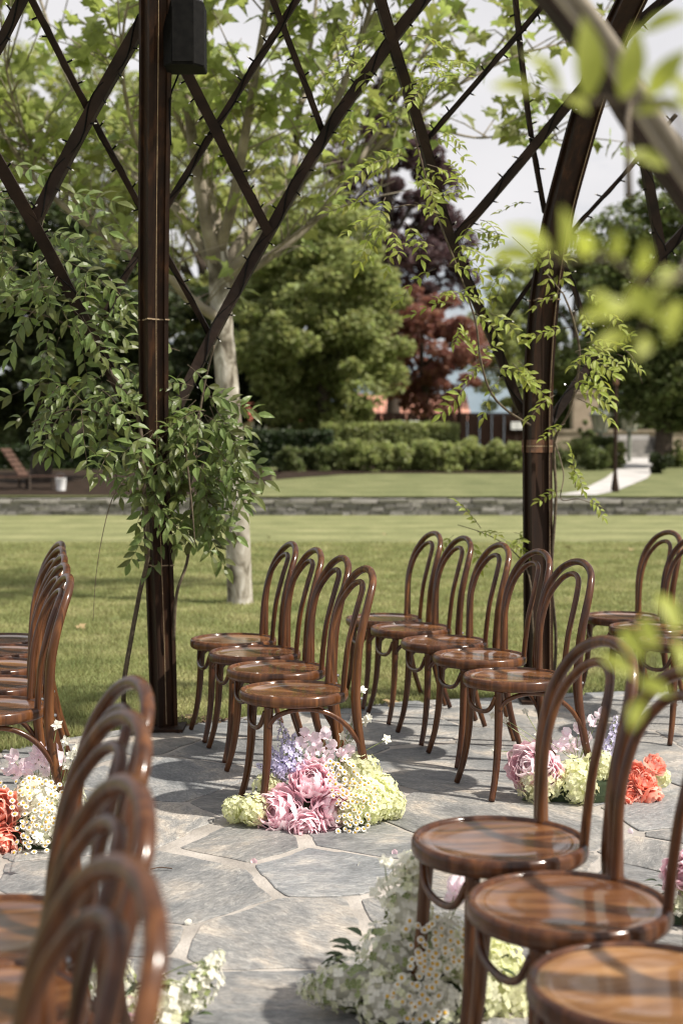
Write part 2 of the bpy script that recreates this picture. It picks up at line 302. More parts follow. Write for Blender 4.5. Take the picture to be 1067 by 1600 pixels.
for i, x in enumerate(hx): hv += [(x, 1700, -5), (x, 2000, 60 + 85 * (0.5 + .5 * math.sin(x * .0043 + 1.9)) + 22 * math.sin(x * .017)), (x, 2500, -5)]
hf = []
for i in range(len(hx) - 1): b = i * 3; hf += [(b, b + 3, b + 4, b + 1), (b + 1, b + 4, b + 5, b + 2)]
tag(link('hills', mesh_np('hills', hv, hf, [M['hill']], True)), 'far blue-grey hills', 'hills', kind='structure')

# ---- flagstone paving: Voronoi stones clipped to the circle
def clip(poly, p, n):
    o = []
    for i in range(len(poly)):
        a = poly[i]; b = poly[(i + 1) % len(poly)]; da = (a[0] - p[0]) * n[0] + (a[1] - p[1]) * n[1]; db = (b[0] - p[0]) * n[0] + (b[1] - p[1]) * n[1]
        if da <= 0: o.append(a)
        if da * db < 0: t = da / (da - db); o.append((a[0] + (b[0] - a[0]) * t, a[1] + (b[1] - a[1]) * t))
    return o
pts = []
tries = 0
while tries < 9000:
    tries += 1
    a = random.uniform(0, 2 * math.pi); r = (DR + .35) * math.sqrt(random.random()); p = (DC.x + r * math.cos(a), DC.y + r * math.sin(a))
    md = random.choice((.34, .46, .58, .66))
    if all((p[0] - q[0]) ** 2 + (p[1] - q[1]) ** 2 > ((md + q[2]) / 2) ** 2 for q in pts): pts.append((p[0], p[1], md))
def wob(t, s): return math.sin(t * 3.1 + s) * .5 + math.sin(t * 7.3 + s * 2.3) * .3 + math.sin(t * 13.7 + s * 1.7) * .2
mv = [(DC.x, DC.y, .010)]
for k in range(160):
    q = 2 * math.pi * k / 160; r = DR - .02 + .07 * wob(q * 6, 1.3); mv.append((DC.x + r * math.cos(q), DC.y + r * math.sin(q), .010))
paving = link('paving', mesh_np('paving', mv, [(0, 1 + k, 1 + (k + 1) % 160) for k in range(160)], [M['mortar']]))
tag(paving, 'circle of irregular blue grey flagstones set in pale mortar', 'paving', kind='structure')
rest = MB(); nstone = 0
for i, p in enumerate(pts):
    poly = [(p[0] + 1.2 * math.cos(k * math.pi / 6), p[1] + 1.2 * math.sin(k * math.pi / 6)) for k in range(12)]
    for j, q in enumerate(pts):
        if i == j: continue
        dx = q[0] - p[0]; dy = q[1] - p[1]; d = math.hypot(dx, dy)
        if d > 1.7: continue
        h = random.Random(min(i, j) * 7919 + max(i, j)); g = h.choice((.006, .012, .020, .034, .052, .072)) + h.uniform(0, .010)
        t = (d * d + (p[2] ** 2 - q[2] ** 2) * .28) / (2 * d) - g / 2; n = (dx / d, dy / d)
        an = h.uniform(-.12, .12) * (1 if i < j else -1) * 0
        poly = clip(poly, (p[0] + n[0] * t, p[1] + n[1] * t), n)
        if len(poly) < 3: break
    if len(poly) < 3: continue
    for k in range(24):                        # the paved circle's edge
        q = 2 * math.pi * k / 24; n = (math.cos(q), math.sin(q)); poly = clip(poly, (DC.x + n[0] * (DR + .02), DC.y + n[1] * (DR + .02)), n)
        if len(poly) < 3: break
    if len(poly) < 3: continue
    pp = []                                    # add points along the edges, wobble, round
    for k in range(len(poly)):
        a = poly[k]; b = poly[(k + 1) % len(poly)]; d = math.hypot(b[0] - a[0], b[1] - a[1])
        if d < .03: pp.append(a); continue
        m_ = max(2, int(d / .09))
        for s_ in range(m_): t = (s_ + .0) / m_; pp.append((a[0] + (b[0] - a[0]) * t, a[1] + (b[1] - a[1]) * t))
    cx = sum(a[0] for a in pp) / len(pp); cy = sum(a[1] for a in pp) / len(pp)
    ar = abs(sum(pp[k][0] * pp[(k + 1) % len(pp)][1] - pp[(k + 1) % len(pp)][0] * pp[k][1] for k in range(len(pp)))) / 2
    if ar < .02: continue
    for _ in range(1):
        q = []
        for k in range(len(pp)):
            a = pp[k]; b = pp[(k + 1) % len(pp)]; q += [(a[0] * .88 + b[0] * .12, a[1] * .88 + b[1] * .12), (a[0] * .12 + b[0] * .88, a[1] * .12 + b[1] * .88)]
        pp = q
    s0 = random.uniform(0, 9); n = len(pp); zt = .0128 + random.uniform(0, .003); tl = (random.uniform(-.004, .004), random.uniform(-.004, .004))
    V = []
    for lev, (sc, z) in enumerate(((1, .0), (1, zt - .002), (1, zt))):
        for k, a in enumerate(pp):
            dx = a[0] - cx; dy = a[1] - cy; d = max(math.hypot(dx, dy), .05); wv = 1 + .008 / d * wob(k * .55, s0) + .007 / d * wob(k * 1.9, s0 * 3) - (.004 / d if lev == 2 else 0)
            V.append((dx * wv, dy * wv, z + (tl[0] * dx + tl[1] * dy if lev else 0)))
    Fc = [(l * n + k, l * n + (k + 1) % n, (l + 1) * n + (k + 1) % n, (l + 1) * n + k) for l in range(2) for k in range(n)] + [tuple(2 * n + k for k in range(n))]
    inview = cy > 2.2 and abs(cx) < .30 * cy + .35
    if inview and nstone < 300:
        b = MB(); b.add(V, Fc); o = b.build('flagstone', M['stone'], paving); o.location = (cx, cy, 0); nstone += 1
    else: rest.add([(v[0] + cx, v[1] + cy, v[2]) for v in V], Fc)
tag(rest.build('flagstones', M['stone'], paving), kind='stuff')

# ---- grass blades on the lawn by the paving (fine texture)
n = 330000
Y = np.exp(rng.uniform(math.log(6.2), math.log(21), n)); X = rng.uniform(-1, 1, n) * (.25 * Y + .35)
rad = np.hypot(X - DC.x, Y - DC.y); keep = rad > DR + .03 + .05 * np.sin(np.arctan2(Y - DC.y, X - DC.x) * 40); X = X[keep]; Y = Y[keep]; n = len(X)
# denser tufts
h = rng.uniform(.016, .040, n); wd = rng.uniform(.0022, .0045, n) * (1 + Y * .09); a = rng.uniform(0, math.pi, n); lx = rng.normal(0, .016, n); ly = rng.normal(0, .016, n)
edge = np.hypot(X - DC.x, Y - DC.y) - DR; h *= 1 + 1.3 * np.exp(-np.clip(edge, 0, 9) / .05) * rng.random(n); h *= 1 + .35 * np.sin(X * 9.1 + np.sin(Y * 7)) * np.sin(Y * 5.3)
V = np.zeros((n, 3, 3)); V[:, 0] = np.stack([X - np.cos(a) * wd, Y - np.sin(a) * wd, np.zeros(n)], 1); V[:, 1] = np.stack([X + np.cos(a) * wd, Y + np.sin(a) * wd, np.zeros(n)], 1)
V[:, 2] = np.stack([X + lx, Y + ly, h], 1)
tag(link('grass', mesh_np('grass', V.reshape(-1, 3), np.arange(3 * n).reshape(-1, 3), [M['blade']])), 'short mown grass blades along the paving edge', 'grass', kind='stuff')

# ================================================================== LEAF CLOUDS / TREES
def leaf_quads(P, size, up=.5, asp=.55):
    n = len(P); nn = rng.normal(0, 1, (n, 3)); nn[:, 2] = np.abs(nn[:, 2]) + up; nn /= np.linalg.norm(nn, axis=1)[:, None]
    t = rng.normal(0, 1, (n, 3)); t -= nn * (t * nn).sum(1)[:, None]; t /= np.linalg.norm(t, axis=1)[:, None]; b = np.cross(nn, t)
    s = size * rng.uniform(.6, 1.35, n)[:, None]
    V = np.stack([P - t * s, P + b * s * asp + nn * s * .12, P + t * s, P - b * s * asp + nn * s * .12], 1)
    return V.reshape(-1, 3), np.arange(4 * n).reshape(-1, 4)
def cloud(c, r, n, k, cr, flat=.75, bottom=-1.0, seed=0, shell=.45):
    g = np.random.default_rng(seed); cs = []
    while len(cs) < k:
        d = g.normal(0, 1, 3); d /= np.linalg.norm(d); q = g.uniform(shell, 1) ** .6
        if d[2] * q < bottom: continue
        cs.append(d * q)
    cs = np.array(cs) * np.array(r) + np.array(c)
    rr = g.uniform(.6, 1.3, k) * cr; idx = g.integers(0, k, n); d = g.normal(0, 1, (n, 3)); d /= np.linalg.norm(d, axis=1)[:, None]
    q = g.uniform(.35, 1, n) ** .5; d[:, 2] *= flat
    return cs[idx] + d * (q * rr[idx])[:, None]
def bg_tree(name, label, pxc, ytop, ybot, hw, Yd, mat, n, leaf, k, cr, seed, depth=None, trunk=True, flat=.7, shell=.4, cone=0, group=None, tw=.2):
    top = at(pxc, ytop, Yd); bot = at(pxc, ybot, Yd); hwm = hw / F * Yd; c = (top + bot) / 2; hh = (top.z - bot.z) / 2
    root = empty(name, (c.x, Yd, terr(Yd))); base = Vector((c.x, Yd, terr(Yd)))
    P = cloud((0, 0, c.z - base.z), (hwm, depth or hwm, hh), n, k, cr, flat, seed=seed, shell=shell)
    if cone: f = 1 - cone * np.clip((P[:, 2] - (bot.z - base.z)) / (2 * hh), 0, 1); P[:, 0] *= f; P[:, 1] *= f
    V, Fc = leaf_quads(P, leaf); link('crown', mesh_np('crown', V, Fc, [mat]), root)
    b = MB(); zt = c.z - base.z + hh * .5
    b.tube(catmull([(0, 0, -.2), (.05 * hwm, 0, zt * .35), (-.04 * hwm, 0, zt * .7), (0, 0, zt)], 4), [tw * (1.25 - i / 12 * .95) for i in range(13)], 8)
    g = random.Random(seed)
    for i in range(7):
        q = g.uniform(0, 6.28); z0 = zt * g.uniform(.35, .75); rr = hwm * g.uniform(.45, .8)
        b.tube(catmull([(0, 0, z0), (math.cos(q) * rr * .5, math.sin(q) * rr * .5, z0 + hh * .25), (math.cos(q) * rr, math.sin(q) * rr, z0 + hh * .35)], 3), [tw * .4, tw * .35, tw * .3, tw * .25, tw * .2, tw * .15, tw * .08], 6)
    b.build('trunk', M['darkbark'], root, True)
    return tag(root, label, 'tree', group)
G = 'trees around the far lawn'
bg_tree('broadleaf_tree', 'large rounded mid green tree behind the lime shrubs on the upper lawn', 500, 300, 672, 135, 47, M['green1'], 60000, .11, 190, .66, 1, group=G, tw=.22, shell=.15)
bg_tree('broadleaf_tree', 'tall mid green tree rising behind the pale plane tree trunk', 320, 90, 620, 160, 56, M['green4'], 32000, .13, 150, .8, 2, group=G, tw=.28)
bg_tree('purple_tree', 'tall dark purple leaved tree behind the rounded green tree', 610, 90, 600, 160, 66, M['purple'], 40000, .13, 170, .75, 3, cone=.55, group=G, tw=.3)
bg_tree('copper_tree', 'small copper red tree in front of the salmon tiled roof', 662, 450, 650, 92, 50, M['red'], 30000, .075, 130, .36, 4, shell=.2, group=G, tw=.14)
bg_tree('broadleaf_tree', 'airy pale green tree beyond the dark fence and curved post', 800, 390, 650, 75, 75, M['green1'], 16000, .13, 110, .55, 5, shell=.2, group=G)
bg_tree('broadleaf_tree', 'loose green tree behind the lanterns and stone steps', 900, 355, 640, 85, 64, M['green2'], 22000, .12, 120, .6, 6, group=G)
bg_tree('broadleaf_tree', 'dark dense tree overhanging the stone steps', 1035, 270, 672, 125, 44, M['green2'], 52000, .10, 190, .6, 7, shell=.15, group=G, tw=.25)
bg_tree('evergreen_tree', 'dark spreading evergreen with a thick bare trunk behind the timber loungers', 60, 300, 700, 190, 36, M['green3'], 56000, .10, 200, .6, 8, shell=.2, flat=.45, group=G, tw=.24)
bg_tree('broadleaf_tree', 'tall sunlit green tree behind the dark evergreen', 110, 60, 560, 190, 60, M['green4'], 26000, .14, 150, .9, 9, group=G, tw=.3)
bg_tree('evergreen_tree', 'dark evergreen shading the cream cottage', 340, 440, 690, 190, 52, M['green3'], 42000, .12, 170, .65, 10, shell=.1, flat=.5, group=G, tw=.2)

def hedge(name, label, pxa, pxb, ytop, Yd, depth, mat, n, leaf, bulge=.12, seed=0, cat='hedge', group=None, mounds=None):
    a = at(pxa, 740, Yd); b = at(pxb, 740, Yd); zt = at(pxa, ytop, Yd).z; z0 = terr(Yd); L_ = b.x - a.x; hgt = zt - z0
    root = empty(name, ((a.x + b.x) / 2, Yd, z0)); g = np.random.default_rng(seed)
    s = g.uniform(0, 1, (n, 3)); X = (s[:, 0] - .5) * L_; q = g.integers(0, 4, n)
    Yy = (s[:, 1] - .5) * depth; Z = s[:, 2] * hgt
    f = q == 0; Yy[f] = -depth / 2 + g.normal(0, .05, f.sum()); f = q == 1; Yy[f] = -depth / 2 + g.normal(0, .06, f.sum()); f = q == 2; Z[f] = hgt + g.normal(0, .04, f.sum())
    w1 = np.sin(X * 2.1 + seed) * .5 + np.sin(X * 4.7 + seed * 2) * .3 + np.sin(X * 9.1) * .2
    Yy += -w1 * bulge * (1 - (Z / hgt - .5) ** 2); Z *= 1 + bulge * .5 * (np.sin(X * 1.7 + 1) * .5 + np.sin(X * 5.3) * .35)
    V, Fc = leaf_quads(np.stack([X, Yy, Z], 1), leaf, .2); link('foliage', mesh_np('foliage', V, Fc, [mat]), root)
    b2 = MB(); b2.box((0, .08, hgt * .42), (L_ * .97, depth * .6, hgt * .8)); b2.build('branches', M['soil'], root)
    return tag(root, label, cat, group)
hedge('clipped_hedge', 'dark clipped hedge in front of the cream cottage', 215, 520, 676, 44.5, 1.1, M['hedge'], 26000, .06, .05, 1)
hedge('clipped_hedge', 'dark clipped hedge under the spreading evergreen', -120, 208, 700, 43, 1.0, M['hedge'], 18000, .06, .05, 2)
hedge('clipped_hedge', 'clipped green hedge behind the lime shrubs by the dark fence', 500, 715, 664, 45.5, 1.0, M['shrub'], 22000, .05, .05, 3)
hedge('screen_hedge', 'tall shaggy hedge far behind the evergreen trunk', -220, 310, 590, 62, 2.0, M['green2'], 30000, .11, .25, 5)
hedge('screen_hedge', 'tall shaggy hedge far behind the tan terrace wall', 850, 1250, 596, 66, 2.0, M['green2'], 24000, .12, .25, 6)
# lime shrubs in a row along the border
def shrub(name, label, px, py, Yd, hw, ytop, mat, n, leaf, seed, group=None):
    b = at(px, py, Yd); b.z = terr(Yd); hwm = hw / F * Yd; h = at(px, ytop, Yd).z - b.z
    root = empty(name, b); P = cloud((0, 0, h * .45), (hwm, hwm * .8, h * .55), n, 26, min(hwm, h) * .32, .9, seed=seed, shell=.2); P[:, 2] = np.maximum(P[:, 2], .02)
    V, Fc = leaf_quads(P, leaf, .6); link('foliage', mesh_np('foliage', V, Fc, [mat]), root)
    s = MB(); g = random.Random(seed)
    for i in range(5): q = g.uniform(0, 6.28); s.tube([(0, 0, -.05), (math.cos(q) * hwm * .3, math.sin(q) * hwm * .3, h * .4), (math.cos(q) * hwm * .6, math.sin(q) * hwm * .6, h * .7)], [.02, .015, .008], 5)
    s.build('stem', M['darkbark'], root); return tag(root, label, 'shrub', group)
xs = [455, 500, 540, 578, 615, 652, 690, 728, 765, 803]
for i, x in enumerate(xs):
    t = 684 + (10 if i < 2 else 0) + (i * 5) % 7
    shrub('border_shrub', 'lime green leafy border shrub between the clipped hedge and the upper lawn' if i > 1 else 'dull green border shrub at the shaded end of the lime shrub row', x, 742, 41.2 + .25 * (i % 3), 30, t, M['shrub'] if i > 1 else M['green2'], 4200, .055, 20 + i, 'lime shrubs in the border')
for i, (x, t, hw, m, Yd, lab) in enumerate([(868, 700, 22, 'green2', 42, 'dark green low shrub by the bare post where the path begins'), (905, 682, 32, 'shrub', 46, 'pale green shrub in front of the round clipped ball'), (943, 675, 22, 'green2', 45, 'round clipped dark green ball shrub under the lantern'), (930, 702, 26, 'green2', 42, 'dark shrub at the edge of the pale path'), (962, 690, 16, 'green1', 43, 'narrow green shrub beside the rusty pole'), (1030, 706, 18, 'green3', 40, 'low dark shrub on the far edge of the path'), (1058, 688, 24, 'green1', 44, 'green shrub beside the stone steps'), (915, 650, 14, 'green2', 54, 'clipped ball shrub by the tan stone wall')]):
    shrub('garden_shrub', lab, x, 740, Yd, hw, t, M[m], 3000, .05, 60 + i, 'shrubs by the path')
# bare soil bed under the border
bv = []; bf = []
for i in range(21):
    px = 430 + i * 20; yb = 750 - 10 * math.sin(min(1, i / 9) * 1.57); p = onterr(px, yb); q = Vector((p.x * 1.2, 46.0, 0)); bv += [(p.x, p.y, terr(p.y) + .012), (q.x, q.y, terr(q.y) + .012)]
for i in range(20): bf.append((2 * i, 2 * i + 2, 2 * i + 3, 2 * i + 1))
tag(link('flower_bed', mesh_np('flower_bed', bv, bf, [M['soil']])), 'dark soil bed under the lime shrubs', 'bed', kind='structure')
bv = []; bf = []
for i in range(14):
    y = 30.15 + 11.85 * i / 13; q = (398 + 44 * (i / 13) ** .8 + 5 * math.sin(i * 1.3) - 533.5) / F * y; bv += [(-16, y, terr(y) + .012), (q, y, terr(y) + .012)]
for i in range(13): bf.append((2 * i, 2 * i + 1, 2 * i + 3, 2 * i + 2))
tag(link('soil_ground', mesh_np('soil_ground', bv, bf, [M['soil']])), 'shaded bare soil under the evergreen', 'soil', kind='structure')
# ---- path and steps
PL = [(868, 783), (905, 768), (945, 748), (968, 730), (975, 716)]; PR = [(930, 783), (962, 768), (1010, 748), (1022, 735), (1018, 716)]
pv = []; 
for a, b in zip(PL, PR):
    for q in (a, b): p = onterr(*q); pv.append((p.x, max(p.y, 30.05), terr(max(p.y, 30.05)) + .015))
tag(link('path', mesh_np('path', pv, [(2 * i, 2 * i + 1, 2 * i + 3, 2 * i + 2) for i in range(4)], [M['path']])), 'pale concrete path rising to the steps', 'path', kind='structure')
st = onterr(997, 716); root = empty('stone_steps', (st.x, st.y, terr(st.y)))
for i in range(5):
    b = MB(); b.box((0, .35 * i + 1.2, .09 + .17 * i - .1), (1.35 + .0 * i, 2.4, .155 + .2), None); o = b.build('step', M['capstone'] if i < 4 else M['path'], root)
for s_ in (-1, 1):
    b = MB(); b.box((s_ * .95, 1.5, .38), (.42, 3.2, .85)); b.build('side_wall', M['wallstone'], root)
tag(root, 'short flight of grey stone steps at the end of the path', 'steps')

# ---- low stone wall, stone by stone
wr = empty('stone_wall', (0, WALL_Y, 0)); stone_me = []
for k in range(6):
    g = random.Random(k); b = MB(); V = []
    for z in (-.5, .5):
        for x, y in ((-.5, -.5), (.5, -.5), (.5, .5), (-.5, .5)): V.append((x + g.uniform(-.06, .06), y + g.uniform(-.05, .05), z + g.uniform(-.1, .1)))
    b.add(V, [(0, 3, 2, 1), (4, 5, 6, 7), (0, 1, 5, 4), (1, 2, 6, 5), (2, 3, 7, 6), (3, 0, 4, 7)]); stone_me.append(b.mesh('stone', M['wallstone']))
cap_me = [m.copy() for m in stone_me]
for m in cap_me: m.materials.clear(); m.materials.append(M['capstone'])
b = MB(); b.box((0, .22, .16), (60, .26, .30)); b.build('wall_core', M['soil'], wr)
z = .0; cnt = 0
for course, hh in enumerate((.085, .075, .08, .085)):
    x = -8.2
    while x < 8.2:
        l = random.uniform(.16, .42) if course < 3 else random.uniform(.3, .62)
        o = link('stone', random.choice(stone_me if course < 3 else cap_me), wr); o.location = (x + l / 2, random.uniform(-.015, .015) + (-.03 if course == 3 else 0), z + hh / 2 + .006); o.scale = (l * .96, .28, hh * .95); o.rotation_euler = (0, random.uniform(-.02, .02), random.uniform(-.03, .03)); cnt += 1
        x += l
    z += hh + .004
tag(wr, 'low dry stone retaining wall of grey schist across the lawn', 'wall')

# ================================================================== FAR BUILDINGS AND GARDEN THINGS
def house(name, label, pxa, pxb, yeave, yridge, Yd, wmat, rmat, wins, depth=6, ybase=690):
    a = at(pxa, yeave, Yd); b = at(pxb, yeave, Yd); rz = at(pxa, yridge, Yd).z; z0 = terr(Yd); W = b.x - a.x; h = a.z - z0
    root = empty(name, ((a.x + b.x) / 2, Yd, z0)); q = MB(); q.box((0, depth / 2, h / 2 - .05), (W, depth, h + .1)); q.build('wall', wmat, root)
    q = MB(); o_ = .35; rr = rz - z0
    q.add([(-W / 2 - o_, -o_, h - .05), (W / 2 + o_, -o_, h - .05), (W / 2 + o_, depth + o_, h - .05), (-W / 2 - o_, depth + o_, h - .05), (-W / 2 - o_, depth / 2, rr), (W / 2 + o_, depth / 2, rr)], [(0, 1, 5, 4), (2, 3, 4, 5), (0, 4, 3), (1, 2, 5), (0, 3, 2, 1)]); ro = q.build('roof', rmat, root)
    t = MB(); t.tube([(0, 0, 0), (0, depth / 2 + o_ - .05, rr - h)], .07, 6); tm = t.mesh('roof_rib', rmat)
    nn = int((W + 2 * o_) / .32)
    for i in range(nn): o = link('roof_rib', tm, ro); o.location = (-W / 2 - o_ + .16 + i * .32, -o_, h - .02)
    for px0, px1, y0, y1 in wins:
        c0 = at(px0, y0, Yd); c1 = at(px1, y1, Yd); cx = (c0.x + c1.x) / 2 - root.location.x; cz = (c0.z + c1.z) / 2 - z0; ww = c1.x - c0.x; wh = c0.z - c1.z
        f = MB()
        for dx, dz, sx, sz in ((0, wh / 2, ww + .16, .1), (0, -wh / 2, ww + .16, .1), (-ww / 2, 0, .1, wh - .1), (ww / 2, 0, .1, wh - .1), (0, 0, .08, wh - .1)): f.box((cx + dx, -.05, cz + dz), (sx, .12, sz))
        fo = f.build('window', M['white'], root); p = MB(); p.box((cx, -.012, cz), (ww, .03, wh)); p.build('pane', M['glass'], fo)
    return tag(root, label, 'house')
house('cottage', 'cream cottage with a red tiled roof behind the dark hedge', 300, 482, 655, 618, 60, M['cream'], M['roof'], [(436, 468, 659, 676), (395, 415, 659, 690)])
house('cottage', 'house with a salmon tiled roof behind the dark board fence', 560, 725, 655, 612, 72, M['cream'], M['roofp'], [(640, 655, 660, 672)])
fr = empty('board_fence', (at(690, 690, 56).x, 56, terr(56))); bm_ = MB(); bm_.box((0, 0, .5), (.46, .06, 1)); pm = bm_.mesh('board', M['fence'])
fa = at(520, 648, 56); fb = at(850, 648, 56); nb = int((fb.x - fa.x) / .48)
for i in range(nb): o = link('board', pm, fr); o.location = (fa.x - fr.location.x + .24 + i * .48, .0, -.05); o.scale = (1, 1, fa.z - terr(56) + .05)
b = MB(); b.box((0, .05, fa.z - terr(56) + .04), (fb.x - fa.x, .16, .07)); b.build('rail', M['fence'], fr)
tag(fr, 'dark brown board fence behind the lime shrubs', 'fence')
for i, (a, b_, y0, y1) in enumerate(((620, 633, 657, 668), (640, 655, 657, 668), (798, 820, 659, 671))):
    p0 = at(a, y0, 55.9); p1 = at(b_, y1, 55.9); b = MB(); b.box((0, 0, 0), (p1.x - p0.x, .05, p0.z - p1.z)); b.box((0, -.03, 0), (.03, .02, (p0.z - p1.z)))
    o = b.build('white_sign', M['white'], None); o.location = ((p0.x + p1.x) / 2, 55.92, (p0.z + p1.z) / 2); tag(o, 'small white panel fixed on the dark board fence', 'panel', 'white panels on the fence')
# slim poles
def pole(name, label, px, yb, yt, Yd, r, mat, capmat=None, collar=False):
    b0 = at(px, yb, Yd); z0 = terr(Yd); h = at(px, yt, Yd).z - z0; root = empty(name, (b0.x, Yd, z0)); b = MB(); b.tube([(0, 0, -.1), (0, 0, h * .5), (0, 0, h)], r, 8); b.build('shaft', mat, root, True, 40)
    b = MB(); b.lathe([(r * 2.2, 0), (r * 2.0, .12), (r * 1.3, .3), (r * 1.05, .42)], 10); b.build('base', mat, root)
    b = MB(); b.lathe([(r * 1.05, h), (r * 1.5, h + .02), (r * 1.4, h + .12), (r * .5, h + .16)], 10); b.build('cap', capmat or mat, root); return tag(root, label, 'pole')
pole('garden_pole', 'rusty steel pole standing by the path above the stone wall', 960, 775, 602, 31.5, .042, M['rustpost'], M['weld'])
pole('utility_pole', 'thin dark pole standing behind the clipped hedge', 717, 690, 618, 47.5, .06, M['fence'])
def lantern(px, yt, yb, Yd, label):
    t = at(px, yt, Yd); bt = at(px, yb, Yd); z0 = terr(Yd); root = empty('garden_lantern', (t.x, Yd, z0)); h0 = bt.z - z0; h1 = t.z - z0; H = h1 - h0; r = H * .42
    b = MB(); b.tube([(0, 0, -.1), (0, 0, h0)], .07, 8); b.build('post', M['lantern'], root)
    b = MB(); b.lathe([(r * .5, h0), (r * .56, h0 + .04), (r * .86, h0 + H * .6)], 6); b.build('glass', M['lampglass'], root)
    b = MB()
    for k in range(6): q = k * math.pi / 3; b.tube([(r * .58 * math.cos(q), r * .58 * math.sin(q), h0), (r * .9 * math.cos(q), r * .9 * math.sin(q), h0 + H * .6)], .02, 5)
    b.lathe([(r * .62, h0 - .03), (r * .62, h0 + .03)], 6); b.build('frame', M['lantern'], root)
    b = MB(); b.lathe([(r * 1.1, h0 + H * .6), (r * 1.08, h0 + H * .64), (r * .55, h0 + H * .8), (r * .2, h0 + H * .84), (r * .2, h0 + H * .92), (r * .08, h0 + H), (0, h0 + H * 1.02)], 12); b.build('lid', M['lantern'], root)
    return tag(root, label, 'lantern', 'lanterns by the steps')
lantern(938, 632, 674, 48, 'greenish garden lantern over the round clipped ball shrub')
lantern(983, 629, 672, 48, 'greenish garden lantern over the head of the stone steps')
# tan stone wall and building piece behind the lanterns
b = MB(); p = at(912, 690, 58); b.box((0, 0, 1.2), (1.0, .8, 2.6)); b.box((0, 0, 2.55), (1.15, .95, .14)); o = b.build('stone_pillar', M['tan'], None); o.location = (p.x, 58, terr(58)); tag(o, 'tan stone pillar behind the clipped balls', 'pillar')
b = MB(); p0 = at(865, 690, 57); p1 = at(1090, 690, 57); b.box((0, 0, .45), (p1.x - p0.x, .5, 1.0)); b.box((0, 0, .98), (p1.x - p0.x + .1, .62, .1)); o = b.build('terrace_wall', M['tan'], None); o.location = ((p0.x + p1.x) / 2, 57, terr(57)); tag(o, 'low tan terrace wall beyond the lanterns', 'wall')
# timber loungers and bucket under the evergreen
def lounger(px, py, Yd, rz, label):
    p = at(px, py, Yd); root = empty('timber_lounger', (p.x, Yd, terr(Yd)), rz)
    for k in range(7): b = MB(); b.box((-.5 + k * .12, 0, .30), (.10, .55, .025)); b.build('slat', M['oldwood'], root)
    Mr = Matrix.Rotation(R(-55), 3, 'Y')
    for k in range(6): b = MB(); b.box(Vector((.34 + k * .075, 0, .36 + k * .105)), (.1, .55, .025), Mr); b.build('slat', M['oldwood'], root)
    for s_ in (-1, 1):
        b = MB(); b.box((-.1, s_ * .24, .27), (1.0, .04, .05)); b.build('rail', M['darkbark'], root)
        for x in (-.5, .3): b = MB(); b.box((x, s_ * .27, .13), (.05, .05, .36)); b.build('leg', M['darkbark'], root)
    return tag(root, label, 'lounger', 'timber loungers under the evergreen')
lounger(10, 790, 32.2, R(200), 'reddish slatted timber lounger farther from the white bucket under the evergreen'); lounger(58, 790, 32.4, R(170), 'reddish slatted timber lounger beside the white bucket under the evergreen')
p = at(96, 780, 31.8); root = empty('bucket', (p.x, 31.8, terr(31.8))); b = MB(); b.lathe([(.10, 0), (.125, .27), (.132, .28), (.12, .285), (.10, .05)], 16); b.build('pail', M['white'], root, True, 40)
b = MB(); b.tube([(-.12, 0, .24), (-.09, 0, .36), (0, 0, .40), (.09, 0, .36), (.12, 0, .24)], .006, 5); b.build('handle', M['grey'], root); tag(root, 'white bucket standing on the soil behind the stone wall', 'bucket')

# ================================================================== PERGOLA
def lean(h): return .26 * max(0, h - 1.5) ** 2
LB = onz(257, 1143); PB = onz(841, 1100); DOMR = (Vector((LB.x, LB.y, 0)) - DC).length
def ondome(px, py):
    d = ray(px, py); t = 3.5
    while t < 14:
        p = CP + d * t
        if math.hypot(p.x - DC.x, p.y - DC.y) > DOMR - lean(p.z): return p
        t += .01
    return CP + d * 7
perg = empty('pergola', (LB.x, LB.y, 0)); PO = Vector(perg.location)
def hprof(a, th):                                    # H-section with grooved faces
    g = a * .5; k = a * .30; d = a * .12
    P = [(-g, -g), (-k, -g), (-k, -g + d), (k, -g + d), (k, -g), (g, -g), (g, -k), (g - d, -k), (g - d, k), (g, k), (g, g), (-g, g), (-g, k), (-g + d, k), (-g + d, -k), (-g, -k)]
    c = math.cos(th); s = math.sin(th); return [(x * c - y * s, x * s + y * c) for x, y in P]
# left post: leans towards the viewer as it rises; px, py, distance
lp = []
for py, px, Y in ((1160, 257.5, 7.0), (1000, 253, 6.95), (860, 248, 6.85), (720, 242, 6.72), (500, 240, 6.48), (300, 241, 6.25), (100, 243, 6.0), (-150, 244, 5.7), (-400, 246, 5.35)): lp.append(at(px, py, Y))
lp[0].z = -.1; lpath = catmull(lp, 6)
b = MB(); b.sweep(hprof(.102, R(33)), [p - PO for p in lpath]); b.build('post', M['rustpost'], perg)
rp_ = []
for py, px, s_ in ((1110, 841, 0), (900, 840, 0), (720, 839, 0), (637, 839.5, .02), (553, 843, .06), (469, 850, .13), (384, 863, .22), (328, 874, .30), (253, 894, .42), (169, 918, .58), (90, 946, .76), (0, 986, 1.0), (-120, 1050, 1.35), (-240, 1140, 1.8)):
    rp_.append(at(px, py, PB.y - .95 * s_))
rp_[0].z = -.1; rpath = catmull(rp_, 5)
b = MB(); b.sweep(hprof(.122, R(16)), [p - PO for p in rpath]); b.build('post', M['rustpost'], perg)
def collar(path, py, r, rh, mat, th, name='collar'):
    p = min(path, key=lambda q: abs((q.z - HC) / q.y - ray(0, py).z / ray(0, py).y)); b = MB(); b.sweep([(x * 1.06, y * 1.06) for x, y in hprof(r, th)], [p - PO + Vector((0, 0, dz)) for dz in (-rh, rh)]); b.build(name, mat, perg)
collar(lpath, 705, .102, .045, M['weld'], R(33)); collar(rpath, 690, .122, .035, M['weld'], R(16))
